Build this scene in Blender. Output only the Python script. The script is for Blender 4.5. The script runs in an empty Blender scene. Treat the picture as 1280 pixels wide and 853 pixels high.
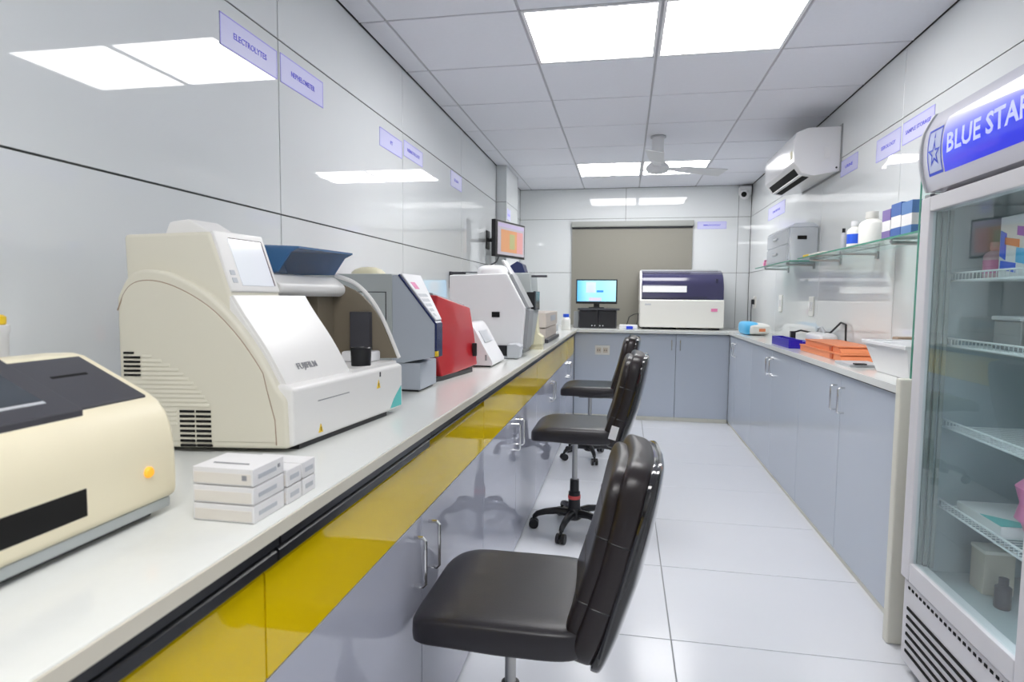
import bpy, bmesh, math, random
from mathutils import Vector, Matrix
random.seed(7)
PI = math.pi
SC = bpy.context.scene
COL = SC.collection

# ------------------------------------------------------------------ camera
F_PX, YAW, PITCH, ROLL = 757.2, .1831, -.0720, .0088
fw = Vector((-math.sin(YAW)*math.cos(PITCH), math.cos(YAW)*math.cos(PITCH), math.sin(PITCH)))
rt = Vector((math.cos(YAW), math.sin(YAW), 0))
up = rt.cross(fw)
r2 = rt*math.cos(ROLL) + up*math.sin(ROLL)
u2 = -rt*math.sin(ROLL) + up*math.cos(ROLL)
cam = bpy.data.cameras.new('camera')
cam.sensor_width = 36
cam.lens = F_PX/1280*36
cam.clip_start = .02
cam.dof.use_dof = True
cam.dof.focus_distance = 2.4
cam.dof.aperture_fstop = 6.3
co = bpy.data.objects.new('camera', cam)
COL.objects.link(co)
m = Matrix((r2, u2, -fw)).transposed().to_4x4()
m.translation = (0, 0, 1.2)
co.matrix_world = m
SC.camera = co

# ------------------------------------------------------------------ world, exposure
w = bpy.data.worlds.new('world')
SC.world = w
w.use_nodes = True
w.node_tree.nodes['Background'].inputs[0].default_value = (.75, .85, 1, 1)
w.node_tree.nodes['Background'].inputs[1].default_value = .3
SC.view_settings.view_transform = 'Standard'
SC.view_settings.look = 'None'
SC.view_settings.gamma = 1
SC.view_settings.use_curve_mapping = False
SC.view_settings.exposure = 1.0
PANEL_LIGHT = 7.5

# ------------------------------------------------------------------ materials
M = {}
def mat(name, col, rough=.5, metal=0, spec=.5, coat=0, emit=None, es=1, trans=0, ior=1.45, alpha=1,
        noise=0, nscale=30, bump=0, bscale=200):
    mt = bpy.data.materials.new(name)
    mt.use_nodes = True
    nt = mt.node_tree
    b = nt.nodes['Principled BSDF']
    b.inputs['Base Color'].default_value = (*col, 1)
    b.inputs['Roughness'].default_value = rough
    b.inputs['Metallic'].default_value = metal
    b.inputs['Specular IOR Level'].default_value = spec
    b.inputs['Coat Weight'].default_value = coat
    b.inputs['Coat Roughness'].default_value = .015
    b.inputs['IOR'].default_value = ior
    b.inputs['Transmission Weight'].default_value = trans
    b.inputs['Alpha'].default_value = alpha
    if emit:
        b.inputs['Emission Color'].default_value = (*emit, 1)
        b.inputs['Emission Strength'].default_value = es
    tc = None
    if noise or bump:
        tc = nt.nodes.new('ShaderNodeTexCoord')
    if noise:
        n = nt.nodes.new('ShaderNodeTexNoise')
        n.inputs['Scale'].default_value = nscale
        n.inputs['Detail'].default_value = 4
        nt.links.new(tc.outputs['Object'], n.inputs['Vector'])
        mx = nt.nodes.new('ShaderNodeMixRGB')
        mx.inputs[1].default_value = (*[c*(1-noise) for c in col], 1)
        mx.inputs[2].default_value = (*[min(1, c*(1+noise)) for c in col], 1)
        nt.links.new(n.outputs['Fac'], mx.inputs[0])
        nt.links.new(mx.outputs[0], b.inputs['Base Color'])
    if bump:
        n = nt.nodes.new('ShaderNodeTexNoise')
        n.inputs['Scale'].default_value = bscale
        n.inputs['Detail'].default_value = 3
        nt.links.new(tc.outputs['Object'], n.inputs['Vector'])
        bp = nt.nodes.new('ShaderNodeBump')
        bp.inputs['Strength'].default_value = bump
        bp.inputs['Distance'].default_value = .002
        nt.links.new(n.outputs['Fac'], bp.inputs['Height'])
        nt.links.new(bp.outputs[0], b.inputs['Normal'])
    M[name] = mt
    return mt

mat('wall_tile', (.735, .76, .77), .03, spec=.55, coat=.3, noise=.015, nscale=3)
mat('grout', (.10, .105, .10), .8, noise=.2, nscale=20)
mat('floor_tile', (.74, .76, .81), .2, spec=.5, noise=.015, nscale=4)
mat('floor_grout', (.38, .39, .40), .8, noise=.1)
mat('ceil_tile', (.80, .81, .87), .95, spec=.1, noise=.02, nscale=60, bump=.15, bscale=300)
mat('ceil_grid', (.50, .50, .54), .5)
mat('light', (1, 1, 1), .5, emit=(1, .99, .985), es=PANEL_LIGHT)
mat('light_frame', (.85, .85, .87), .4)
mat('white', (.80, .80, .81), .35, noise=.01)
mat('white_gloss', (.82, .82, .84), .15)
mat('off_white', (.74, .73, .69), .4)
mat('cream', (.83, .76, .56), .35, noise=.01)
mat('analyser_cream', (.72, .69, .58), .45, bump=.05, bscale=500)
mat('analyser_white', (.80, .79, .77), .3)
mat('counter', (.75, .765, .74), .14, noise=.02, nscale=60)
mat('counter_edge', (.66, .62, .52), .3)
mat('black_trim', (.012, .013, .016), .3)
mat('yellow', (.86, .60, .001), .05, spec=.4)
mat('grey_door', (.46, .475, .56), .018, spec=.5)
mat('grey_door_right', (.51, .56, .64), .08, spec=.5)
mat('carcass', (.25, .27, .31), .5)
mat('gap', (.05, .055, .06), .7)
mat('chrome', (.75, .75, .74), .18, metal=1)
mat('brushed', (.5, .5, .49), .35, metal=1)
mat('leather', (.024, .022, .026), .36, spec=.5, bump=.12, bscale=260)
mat('leather_side', (.020, .015, .016), .32, spec=.5, bump=.08, bscale=260)
mat('wrap', (.02, .02, .022), .08, coat=.6)
mat('black_plastic', (.012, .012, .014), .35)
mat('dark', (.015, .015, .018), .4)
mat('slot', (.004, .004, .004), .9)
mat('charcoal', (.055, .055, .065), .4)
mat('screen_dark', (.05, .06, .075), .12)
mat('orange_led', (.9, .42, .03), .3, emit=(1, .45, .05), es=.25)
mat('grey_machine', (.42, .45, .45), .45, noise=.01)
mat('grey_machine_side', (.43, .47, .53), .45)
mat('navy', (.02, .03, .10), .25)
mat('red', (.50, .018, .025), .28, coat=.3)
mat('red_dark', (.09, .06, .07), .4)
mat('mid_grey', (.30, .31, .32), .45)
mat('light_grey', (.52, .54, .57), .4)
mat('beige', (.62, .55, .49), .5)
mat('pale_yellow', (.74, .70, .50), .45)
mat('blind', (.27, .26, .225), .85, noise=.03, nscale=400)
mat('blind_rail', (.34, .35, .33), .45)
mat('purple_lid', (.042, .040, .095), .14, coat=.2)
mat('purple_dark', (.035, .035, .07), .2)
mat('paper', (.85, .85, .86), .7)
mat('sign', (.62, .62, .90), .4)
mat('sign_ink', (.12, .12, .75), .4)
mat('blue', (.02, .06, .62), .35)
mat('blue_cap', (.03, .12, .75), .35)
mat('sky_blue', (.10, .50, .85), .4)
mat('royal', (.025, .012, .42), .4)
mat('orange', (.80, .26, .11), .45)
mat('orange_dark', (.55, .12, .04), .5)
mat('teal', (.12, .55, .53), .5)
mat('warn', (.85, .58, .02), .4)
mat('pink', (.75, .22, .42), .45)
mat('pink_pale', (.72, .45, .50), .5)
mat('purple', (.35, .12, .55), .5)
mat('brown', (.34, .25, .18), .6)
mat('carton', (.58, .52, .44), .7)
mat('box_white', (.80, .79, .79), .55)
mat('box_cream', (.78, .74, .68), .6)
mat('ink_grey', (.30, .30, .32), .6)
mat('fridge_white', (.72, .71, .74), .3)
mat('fridge_inner', (.42, .47, .49), .4)
mat('gasket', (.30, .32, .31), .6)
mat('wire', (.80, .83, .84), .3)
mat('panel_white', (.76, .75, .66), .4)
mat('bottle_white', (.82, .82, .78), .35)
mat('shelf_grey', (.45, .45, .45), .3, metal=.7)
mat('drawer_clear', (.74, .78, .83), .2, alpha=.5)
mat('tan_interior', (.20, .17, .125), .25)
mat('lid_blue', (.05, .16, .36), .12, alpha=.72)
mat('fan_white', (.74, .75, .77), .35)
mat('red_sticker', (.7, .10, .10), .5)

def glass(name, tint, refl=1.0):
    mt = bpy.data.materials.new(name); mt.use_nodes = True
    nt = mt.node_tree; nt.nodes.clear()
    o = nt.nodes.new('ShaderNodeOutputMaterial')
    t = nt.nodes.new('ShaderNodeBsdfTransparent'); t.inputs[0].default_value = (*tint, 1)
    g = nt.nodes.new('ShaderNodeBsdfGlossy'); g.inputs['Roughness'].default_value = .02
    g.inputs[0].default_value = (.95, .97, .97, 1)
    f = nt.nodes.new('ShaderNodeFresnel'); f.inputs[0].default_value = 1.5
    ml = nt.nodes.new('ShaderNodeMath'); ml.operation = 'MULTIPLY'; ml.inputs[1].default_value = refl; ml.use_clamp = True
    x = nt.nodes.new('ShaderNodeMixShader')
    ge = nt.nodes.new('ShaderNodeNewGeometry')          # only the outer face mirrors, the inner face just passes light
    iv = nt.nodes.new('ShaderNodeMath'); iv.operation = 'SUBTRACT'; iv.inputs[0].default_value = 1
    m2 = nt.nodes.new('ShaderNodeMath'); m2.operation = 'MULTIPLY'
    nt.links.new(ge.outputs['Backfacing'], iv.inputs[1])
    nt.links.new(f.outputs[0], ml.inputs[0]); nt.links.new(ml.outputs[0], m2.inputs[0])
    nt.links.new(iv.outputs[0], m2.inputs[1]); nt.links.new(m2.outputs[0], x.inputs[0])
    nt.links.new(t.outputs[0], x.inputs[1]); nt.links.new(g.outputs[0], x.inputs[2])
    nt.links.new(x.outputs[0], o.inputs[0])
    M[name] = mt
glass('glass_door', (.86, .92, .92), 1.1)
glass('glass_clear', (.88, .96, .94), .8)
mat('glass_edge', (.08, .30, .22), .15)

def ramp_mat(name, axis, lo, hi, stops, rough=.2, coat=.3, emit=0):
    """printed gradient along one object axis between lo and hi"""
    mt = bpy.data.materials.new(name); mt.use_nodes = True
    nt = mt.node_tree; b = nt.nodes['Principled BSDF']
    tc = nt.nodes.new('ShaderNodeTexCoord'); s = nt.nodes.new('ShaderNodeSeparateXYZ')
    mr = nt.nodes.new('ShaderNodeMapRange'); cr = nt.nodes.new('ShaderNodeValToRGB')
    mr.inputs[1].default_value = lo; mr.inputs[2].default_value = hi
    nt.links.new(tc.outputs['Object'], s.inputs[0]); nt.links.new(s.outputs['XYZ'.index(axis)], mr.inputs[0])
    nt.links.new(mr.outputs[0], cr.inputs[0]); nt.links.new(cr.outputs[0], b.inputs['Base Color'])
    els = cr.color_ramp.elements
    while len(els) < len(stops): els.new(.5)
    for e, (p, c) in zip(els, stops):
        e.position = p; e.color = (*c, 1)
    b.inputs['Roughness'].default_value = rough; b.inputs['Coat Weight'].default_value = coat
    if emit:
        nt.links.new(cr.outputs[0], b.inputs['Emission Color']); b.inputs['Emission Strength'].default_value = emit
    M[name] = mt

# ------------------------------------------------------------------ mesh helpers
class MB:
    def __init__(s): s.v = []; s.f = []
    def add(s, vs, fs):
        n = len(s.v); s.v += [tuple(p) for p in vs]; s.f += [tuple(i+n for i in q) for q in fs]; return s
    def box(s, x0, x1, y0, y1, z0, z1):
        return s.add([(x, y, z) for x in (x0, x1) for y in (y0, y1) for z in (z0, z1)],
                     [(0, 1, 3, 2), (4, 6, 7, 5), (0, 4, 5, 1), (2, 3, 7, 6), (0, 2, 6, 4), (1, 5, 7, 3)])
    def prism(s, prof, axis, a, b):
        """2D profile extruded along axis. axis y: (x,z); axis x: (y,z); axis z: (x,y)"""
        def P(p, t):
            return {'x': (t, p[0], p[1]), 'y': (p[0], t, p[1]), 'z': (p[0], p[1], t)}[axis]
        n = len(prof)
        vs = [P(p, a) for p in prof] + [P(p, b) for p in prof]
        fs = [tuple(range(n)), tuple(range(2*n-1, n-1, -1))] + [(i, i+n, (i+1) % n+n, (i+1) % n) for i in range(n)]
        return s.add(vs, fs)
    def hexa(s, q0, q1):
        """two quads (same winding) joined"""
        return s.add(list(q0)+list(q1), [(3, 2, 1, 0), (4, 5, 6, 7), (0, 1, 5, 4), (1, 2, 6, 5), (2, 3, 7, 6), (3, 0, 4, 7)])
    def tube(s, path, r, n=8, closed=False):
        path = [Vector(p) for p in path]
        rs = r if isinstance(r, (list, tuple)) else [r]*len(path)
        rings = []; N = len(path); ref = None
        for i, p in enumerate(path):
            if closed: d = path[(i+1) % N]-path[i-1]
            else: d = path[min(i+1, N-1)]-path[max(i-1, 0)]
            d.normalize()
            if ref is None: ref = Vector((0, 0, 1)) if abs(d.z) < .9 else Vector((1, 0, 0))
            a = d.cross(ref)
            if a.length < 1e-4: a = d.cross(Vector((0, 1, .01)))
            a.normalize(); b = a.cross(d); b.normalize(); ref = b
            rings.append([p+a*math.cos(2*PI*k/n)*rs[i]+b*math.sin(2*PI*k/n)*rs[i] for k in range(n)])
        vs = [q for g in rings for q in g]; fs = []
        L = N if closed else N-1
        for i in range(L):
            j = (i+1) % N
            for k in range(n): fs.append((i*n+k, i*n+(k+1) % n, j*n+(k+1) % n, j*n+k))
        if not closed:
            fs.append(tuple(range(n-1, -1, -1))); fs.append(tuple((N-1)*n+k for k in range(n)))
        return s.add(vs, fs)
    def lathe(s, prof, c, n=24, axis='z'):
        vs = []; fs = []
        for (r, h) in prof:
            for k in range(n):
                a = 2*PI*k/n; p, q = r*math.cos(a), r*math.sin(a)
                o = {'z': (p, q, h), 'y': (p, h, q), 'x': (h, p, q)}[axis]
                vs.append((c[0]+o[0], c[1]+o[1], c[2]+o[2]))
        for i in range(len(prof)-1):
            for k in range(n): fs.append((i*n+k, i*n+(k+1) % n, (i+1)*n+(k+1) % n, (i+1)*n+k))
        fs.append(tuple(range(n-1, -1, -1))); fs.append(tuple((len(prof)-1)*n+k for k in range(n)))
        return s.add(vs, fs)
    def superell(s, c, a, b, h, e1=.4, e2=.4, nu=32, nv=16, fn=None):
        def sp(v, e): return math.copysign(abs(v)**e, v)
        vs = []; fs = []
        for j in range(1, nv):
            ph = -PI/2+PI*j/nv
            for i in range(nu):
                t = 2*PI*i/nu
                vs.append(Vector((a*sp(math.cos(ph), e1)*sp(math.cos(t), e2), b*sp(math.cos(ph), e1)*sp(math.sin(t), e2), h*sp(math.sin(ph), e1))))
        vs += [Vector((0, 0, -h)), Vector((0, 0, h))]
        B, T = len(vs)-2, len(vs)-1
        for j in range(nv-2):
            for i in range(nu): fs.append((j*nu+i, j*nu+(i+1) % nu, (j+1)*nu+(i+1) % nu, (j+1)*nu+i))
        for i in range(nu):
            fs.append((B, (i+1) % nu, i)); fs.append((T, (nv-2)*nu+i, (nv-2)*nu+(i+1) % nu))
        if fn: vs = [fn(v) for v in vs]
        return s.add([Vector(c)+v for v in vs], fs)
    def xf(s, mt):
        s.v = [tuple(mt @ Vector(p)) for p in s.v]; return s

def make_mesh(name, mb, bevel=0, seg=2, ang=35, smooth=True, inv=None):
    bm = bmesh.new()
    vs = [bm.verts.new(inv @ Vector(p) if inv else p) for p in mb.v]
    for q in mb.f:
        try: bm.faces.new([vs[i] for i in q])
        except ValueError: pass
    bmesh.ops.recalc_face_normals(bm, faces=bm.faces[:])
    if bevel:
        es = [e for e in bm.edges if e.is_manifold and e.calc_face_angle(0) > math.radians(28)]
        bmesh.ops.bevel(bm, geom=es, offset=bevel, segments=seg, profile=.5, affect='EDGES', clamp_overlap=True)
    for f in bm.faces: f.smooth = smooth
    for e in bm.edges:
        e.smooth = not (e.is_manifold and e.calc_face_angle(0) > math.radians(ang))
    me = bpy.data.meshes.new(name)
    bm.to_mesh(me); bm.free()
    return me

def root_of(o):
    while o.parent: o = o.parent
    return o
def obj(name, mb, mt, parent=None, bevel=0, seg=2, world=True, **k):
    inv = None
    if parent is not None and world:
        inv = root_of(parent).matrix_basis.inverted()
    me = make_mesh(name, mb, bevel, seg, inv=inv, **k)
    me.materials.append(M[mt] if isinstance(mt, str) else mt)
    o = bpy.data.objects.new(name, me); COL.objects.link(o)
    if bevel and seg > 1:
        wn = o.modifiers.new('normals', 'WEIGHTED_NORMAL'); wn.mode = 'FACE_AREA'; wn.weight = 100; wn.keep_sharp = True
    if parent is not None: o.parent = parent
    return o
def box(name, b, mt, parent=None, bevel=0, **k):
    return obj(name, MB().box(*b), mt, parent, bevel, **k)
def tag(o, label=None, cat=None, group=None, kind=None):
    if label: o['label'] = label
    if cat: o['category'] = cat
    if group: o['group'] = group
    if kind: o['kind'] = kind
    return o
def thing(name, label, cat, loc=(0, 0, 0), rz=0, group=None):
    o = bpy.data.objects.new(name, None); COL.objects.link(o)
    o.empty_display_size = .05
    o.matrix_basis = Matrix.Translation(loc) @ Matrix.Rotation(rz, 4, 'Z')
    return tag(o, label, cat, group)
def struct(o): o['kind'] = 'structure'; return o
def copy_part(o, parent, loc):
    c = o.copy(); COL.objects.link(c); c.parent = parent; c.location = loc; return c

def text_mb(s, size, origin, right, upv, width=None, bold=0, depth=.0006, fn=None):
    cu = bpy.data.curves.new('t', 'FONT'); cu.body = s; cu.size = size; cu.align_x = 'CENTER'; cu.align_y = 'CENTER'
    cu.extrude = depth; cu.offset = bold; cu.resolution_u = 2
    to = bpy.data.objects.new('t', cu); COL.objects.link(to)
    dg = bpy.context.evaluated_depsgraph_get(); dg.update()
    me = bpy.data.meshes.new_from_object(to.evaluated_get(dg))
    right = Vector(right); upv = Vector(upv); nn = right.cross(upv); o = Vector(origin)
    xs = [v.co.x for v in me.vertices]; sc = 1
    if width and xs: sc = width/(max(xs)-min(xs))
    mb = MB()
    mb.v = [tuple((fn or (lambda q: q))(o+right*v.co.x*sc+upv*v.co.y+nn*v.co.z)) for v in me.vertices]
    mb.f = [tuple(p.vertices) for p in me.polygons]
    bpy.data.objects.remove(to); bpy.data.meshes.remove(me); bpy.data.curves.remove(cu)
    return mb

def arc(cx, cy, r, a0, a1, n):
    return [(cx+r*math.cos(math.radians(a0+(a1-a0)*i/n)), cy+r*math.sin(math.radians(a0+(a1-a0)*i/n))) for i in range(n+1)]
def spline(pts, n=6):
    """Catmull-Rom through 2D points"""
    out = []
    P = [pts[0]]+list(pts)+[pts[-1]]
    for i in range(1, len(P)-2):
        for k in range(n):
            t = k/n
            out.append(tuple(.5*((2*P[i][d])+(-P[i-1][d]+P[i+1][d])*t+(2*P[i-1][d]-5*P[i][d]+4*P[i+1][d]-P[i+2][d])*t*t+(-P[i-1][d]+3*P[i][d]-3*P[i+1][d]+P[i+2][d])*t**3) for d in range(2)))
    out.append(tuple(pts[-1]))
    return out

# ------------------------------------------------------------------ room shell
XL, XR, YB, YF, ZC = -1.2, 1.31, 6.92, -2.6, 2.42
TH = .006
def tiled(parent, us, vs, place, mt, gap=.004, name='wall_panel', bevel=.001):
    for i in range(len(us)-1):
        for j in range(len(vs)-1):
            u0, u1, v0, v1 = us[i]+gap/2, us[i+1]-gap/2, vs[j]+gap/2, vs[j+1]-gap/2
            if u1-u0 < .01 or v1-v0 < .01: continue
            obj(name, MB().box(*place(u0, u1, v0, v1)), mt, parent, bevel, seg=1)
def steps(lo, hi, first, d):
    out = [lo]; t = first-math.floor((first-lo)/d)*d
    while t < hi-1e-6:
        if t > lo+1e-6: out.append(t)
        t += d
    return out+[hi]

zj = [0, .285, .885, 1.485, 2.085, ZC]
wl = struct(box('wall_left', (XL-.15, XL-TH, YF, YB+.15, 0, ZC+.1), 'grout'))
tiled(wl, steps(YF, YB, 1.98, 1.2), zj, lambda a, b, c, d: (XL-TH, XL, a, b, c, d), 'wall_tile', gap=.005)
wr = struct(box('wall_right', (XR+TH, XR+.15, YF, YB+.15, 0, ZC+.1), 'grout'))
tiled(wr, steps(YF, YB, 3.31, 1.2), zj, lambda a, b, c, d: (XR, XR+TH, a, b, c, d), 'wall_tile')
wb = struct(box('wall_back', (XL, XR, YB+TH, YB+.15, 0, ZC+.1), 'grout'))
tiled(wb, steps(XL, XR, -.01, 1.19), zj, lambda a, b, c, d: (a, b, YB, YB+TH, c, d), 'wall_tile')
wf = struct(box('wall_front', (XL, XR, YF-.15, YF-TH, 0, ZC+.1), 'grout'))
tiled(wf, steps(XL, XR, -.01, 1.19), zj, lambda a, b, c, d: (a, b, YF-TH, YF, c, d), 'wall_tile')
# square pillar boxed out of the left wall near the back
PX, PY0, PY1 = -1.1, 5.6, 6.2
pil = struct(box('wall_pillar', (XL, PX-TH, PY0+TH, PY1-TH, .9, ZC), 'grout'))
tiled(pil, [XL, PX], [.9, 1.485, 2.085, ZC], lambda a, b, c, d: (a, b, PY0, PY0+TH, c, d), 'wall_tile')
tiled(pil, [PY0, PY1], [.9, 1.485, 2.085, ZC], lambda a, b, c, d: (PX-TH, PX, a, b, c, d), 'wall_tile')
tiled(pil, [XL, PX], [.9, 1.485, 2.085, ZC], lambda a, b, c, d: (a, b, PY1-TH, PY1, c, d), 'wall_tile')

fl = struct(box('floor', (XL, XR, YF, YB, -.12, -TH), 'floor_grout'))
tiled(fl, steps(XL, XR, .186, 1.2), steps(YF, YB, 2.125, .6), lambda a, b, c, d: (a, b, c, d, -TH, 0), 'floor_tile', gap=.004, name='floor_tile')

ce = struct(box('ceiling', (XL, XR, YF, YB, ZC+.012, ZC+.1), 'ceil_grid'))
cxs = [XL, -1.071, -.471, .129, .729, XR]
cys = steps(YF, YB, 2.0377, .6)
LIT = {}
def is_light(x, y):
    if not (-.472 < x < .72): return None
    for k, y0 in enumerate((-.3623, 2.6377, 5.6377)):
        if abs(y-y0) < .05: return k
    return None
for i in range(len(cxs)-1):
    for j in range(len(cys)-1):
        g = .006
        k = is_light(cxs[i], cys[j])
        if k is not None:
            LIT[(i, k)] = (cxs[i], cxs[i+1], cys[j], cys[j+1]); continue
        obj('ceiling_tile', MB().box(cxs[i]+g, cxs[i+1]-g, cys[j]+g, cys[j+1]-g, ZC, ZC+.012), 'ceil_tile', ce, .002, seg=1)
for x in cxs[1:-1]:
    box('grid_bar', (x-.005, x+.005, YF, YB, ZC+.004, ZC+.012), 'ceil_grid', ce)
for y in cys[1:-1]:
    box('grid_bar', (XL, XR, y-.005, y+.005, ZC+.004, ZC+.0119), 'ceil_grid', ce)
wherelight = ['square ceiling light panel above the front end of the room', 'big square ceiling light panel between the first rows of ceiling tiles',
              'square ceiling light panel beside the ceiling fan near the back wall']
for (i, k), (x0, x1, y0, y1) in sorted(LIT.items()):
    t = thing('ceiling_light', wherelight[k], 'ceiling light', ((x0+x1)/2, (y0+y1)/2, ZC), 0, 'ceiling light pair %d' % (k+1))
    if k == 1: t['label'] = 'bright ceiling light panel, %s, amid the room' % ('nearer the left wall' if i == 2 else 'nearer the air conditioner')
    if k == 2: t['label'] = 'bright square ceiling light panel at the back, %s' % ('on the wall monitor side' if i == 2 else 'partly behind the ceiling fan')
    if k == 0: t['label'] = 'bright square ceiling light panel over the front end, %s' % ('on the yellow drawer side' if i == 2 else 'on the refrigerator side')
    g = .006; e = .02
    fr = MB()
    for b in ((x0+g, x0+e, y0+g, y1-g), (x1-e, x1-g, y0+g, y1-g), (x0+e, x1-e, y0+g, y0+e), (x0+e, x1-e, y1-e, y1-g)):
        fr.box(*b, ZC-.002, ZC+.011)
    obj('frame', fr, 'light_frame', t)
    box('diffuser', (x0+e, x1-e, y0+e, y1-e, ZC, ZC+.008), 'light', t)

# ------------------------------------------------------------------ left run of base cabinets
CT = .89                     # counter top height
XF = -.487                   # left door fronts
def handle(parent, x, y, z0, z1, sx, name='handle'):
    """D-shaped bar handle standing off in direction sx along x"""
    p = []
    d = .028*sx
    p += [(x, y, z1), (x+d*.8, y, z1), (x+d, y, z1-.006), (x+d, y, z0+.006), (x+d*.8, y, z0), (x, y, z0)]
    return obj(name, MB().tube(p, .005, 8), 'chrome', parent)
edges = [-.595, .745, 2.09, 3.43, 4.77, 6.0]
leftlab = ['glossy grey cabinet with yellow drawer under the cream touchscreen analyser',
           'glossy grey cabinet with yellow drawer beside the seat of the low black chair',
           'glossy grey cabinet with yellow drawer under the red analyser',
           'glossy grey cabinet with yellow drawer under the white block analyser',
           'glossy grey cabinet with yellow drawer in the corner by the back cabinets']
for i in range(5):
    y0, y1 = edges[i], edges[i+1]; ym = y0+.667 if i < 4 else y0+.62
    t = thing('base_cabinet', leftlab[i], 'cabinet', (-.84, (y0+y1)/2, 0), 0, 'base cabinets along the left wall')
    box('carcass', (XL+.002, XF-.02, y0+.001, y1-.001, .07, .845), 'carcass', t)
    box('plinth', (XL+.002, XF-.012, y0+.001, y1-.001, 0, .07), 'mid_grey', t)
    # drawer front with a bevelled upper finger edge
    zt = .822 if i < 2 else .84
    pr = [(XF-.018, .657), (XF, .657), (XF, zt-.012), (XF-.012, zt), (XF-.018, zt)]
    obj('drawer', MB().prism(pr, 'y', y0+.002, y1-.002), 'yellow', t)
    for (a, b) in ((y0, ym), (ym, y1)):
        d = box('door', (XF-.018, XF, a+.0015, b-.0015, .012, .654), 'grey_door', t, .001)
        yy = b-.055 if b == ym else a+.055
        handle(d, XF, yy, .50, .62, 1)
ctl = thing('worktop', 'white stone worktop with cream edge and black finger channel over yellow drawers', 'worktop', (-.83, 2.7, CT-.03))
obj('slab', MB().box(XL+.001, -.463, -.6, 6.0, CT-.021, CT), 'counter', ctl, .002)
box('edge_band', (-.463, -.460, -.6, 5.995, CT-.021, CT-.002), 'counter_edge', ctl)
for a, b, zt in ((-.6, .742, .826), (.748, 1.41, .826), (1.413, 5.99, .842)):
    pr = [(XF-.016, CT-.0211), (-.462, CT-.0211), (-.462, CT-.034), (-.472, CT-.038), (-.465, CT-.044), (-.465, zt+.006), (-.472, zt), (XF-.016, zt)]
    obj('finger_channel', MB().prism(pr, 'y', a, b), 'black_trim', ctl)

# ------------------------------------------------------------------ back run
YF2 = 6.06
bx0, bx1 = -.485, .995
backlab = [(-.485, .062, 'grey cabinet front with power socket plate below the desktop computer'), (.062, .498, 'grey back cabinet with single handled door under the purple lid analyser'), (.498, .995, 'grey back cabinet meeting the right hand cabinet run')]
for (a, b, lab) in backlab:
    t = thing('base_cabinet', lab, 'cabinet', ((a+b)/2, 6.5, 0), 0, 'base cabinets along the back wall')
    box('carcass', (a+.001, b-.001, YF2+.018, YB-.002, .07, .86), 'carcass', t)
    box('plinth', (a+.001, b-.001, YF2+.01, YF2+.018, .0, .07), 'panel_white', t)
    d = box('door', (a+.002, b-.002, YF2, YF2+.018, .04, .858), 'grey_door_right', t, .001)
    if a > 0:
        xh = b-.04 if a < .3 else a+.04
        obj('handle', MB().tube([(xh, YF2, .80), (xh, YF2-.026, .798), (xh, YF2-.026, .702), (xh, YF2, .70)], .005, 8), 'chrome', d)
box('corner_filler', (-.86, -.487, 6.02, 6.9, .02, .855), 'carcass', None)
tag(bpy.data.objects['corner_filler'], 'grey blind corner box between left and back cabinet runs', 'cabinet')
t = thing('socket_plate', 'small cream power socket plate on the grey back cabinet front', 'socket', (-.208, YF2, .685))
box('plate', (-.28, -.136, YF2-.008, YF2, .638, .732), 'off_white', t, .003)
for dx in (-.035, .03):
    box('socket_face', (-.208+dx-.022, -.208+dx+.022, YF2-.011, YF2-.008, .66, .71), 'carton', t, .002)
    for s in (-1, 1): box('socket_hole', (-.208+dx+s*.01-.004, -.208+dx+s*.01+.004, YF2-.0125, YF2-.0105, .68, .69), 'dark', t)
ctb = thing('worktop', 'white stone worktop across the back wall carrying computer and large analyser', 'worktop', (.25, 6.5, CT-.03))
obj('slab', MB().box(XL+.001, XR-.001, 6.001, YB-.001, CT-.028, CT), 'counter', ctb, .002)
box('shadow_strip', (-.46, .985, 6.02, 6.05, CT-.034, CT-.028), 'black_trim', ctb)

# ------------------------------------------------------------------ right run
XR0 = .995
rl = [2.36, 3.02, 3.69, 4.36, 5.03, 6.055]
rights = [(2.36, 3.69, 'grey two door cabinet under the orange trays next to the white end panel'),
          (3.69, 5.03, 'grey two door cabinet in the middle of the right hand run'),
          (5.03, 6.055, 'narrow grey cabinet at the far end of the right hand run')]
for k, (a, b, lab) in enumerate(rights):
    t = thing('base_cabinet', lab, 'cabinet', (1.15, (a+b)/2, 0), 0, 'base cabinets along the right wall')
    box('carcass', (XR0+.018, XR-.002, a+.001, b-.001, .07, .858), 'carcass', t)
    box('plinth', (XR0+.008, XR0+.018, a+.001, b-.001, 0, .07), 'panel_white', t)
    mid = (3.02, 4.36, 5.72)[k]
    for (p, q) in ((a, mid), (mid, b)):
        d = box('door', (XR0, XR0+.018, p+.0015, q-.0015, .03, .856), 'grey_door_right', t, .001)
        yy = q-.05 if q == mid else p+.05
        handle(d, XR0, yy, .685, .80, -1)
ctr = thing('worktop', 'narrow white worktop along the right wall carrying orange trays', 'worktop', (1.15, 4.2, CT-.03))
obj('slab', MB().box(.975, XR-.001, 2.30, 5.999, CT-.026, CT+.004), 'counter', ctr, .002)
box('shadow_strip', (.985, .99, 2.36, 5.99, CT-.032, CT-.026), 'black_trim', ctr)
t = thing('end_panel', 'cream white upright end panel between right cabinets and refrigerator', 'panel', (1.1, 2.27, 0))
obj('board', MB().box(.925, XR-.002, 2.245, 2.285, 0, .935), 'panel_white', t, .008)
gp = thing('glass_partition', 'clear glass partition standing on the white end panel beside the refrigerator', 'glass partition', (1.13, 2.265, .935))
box('pane', (.965, XR-.002, 2.261, 2.269, .935, 1.62), 'glass_clear', gp)
box('pane_edge', (.9625, .965, 2.261, 2.269, .935, 1.62), 'glass_edge', gp)
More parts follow.
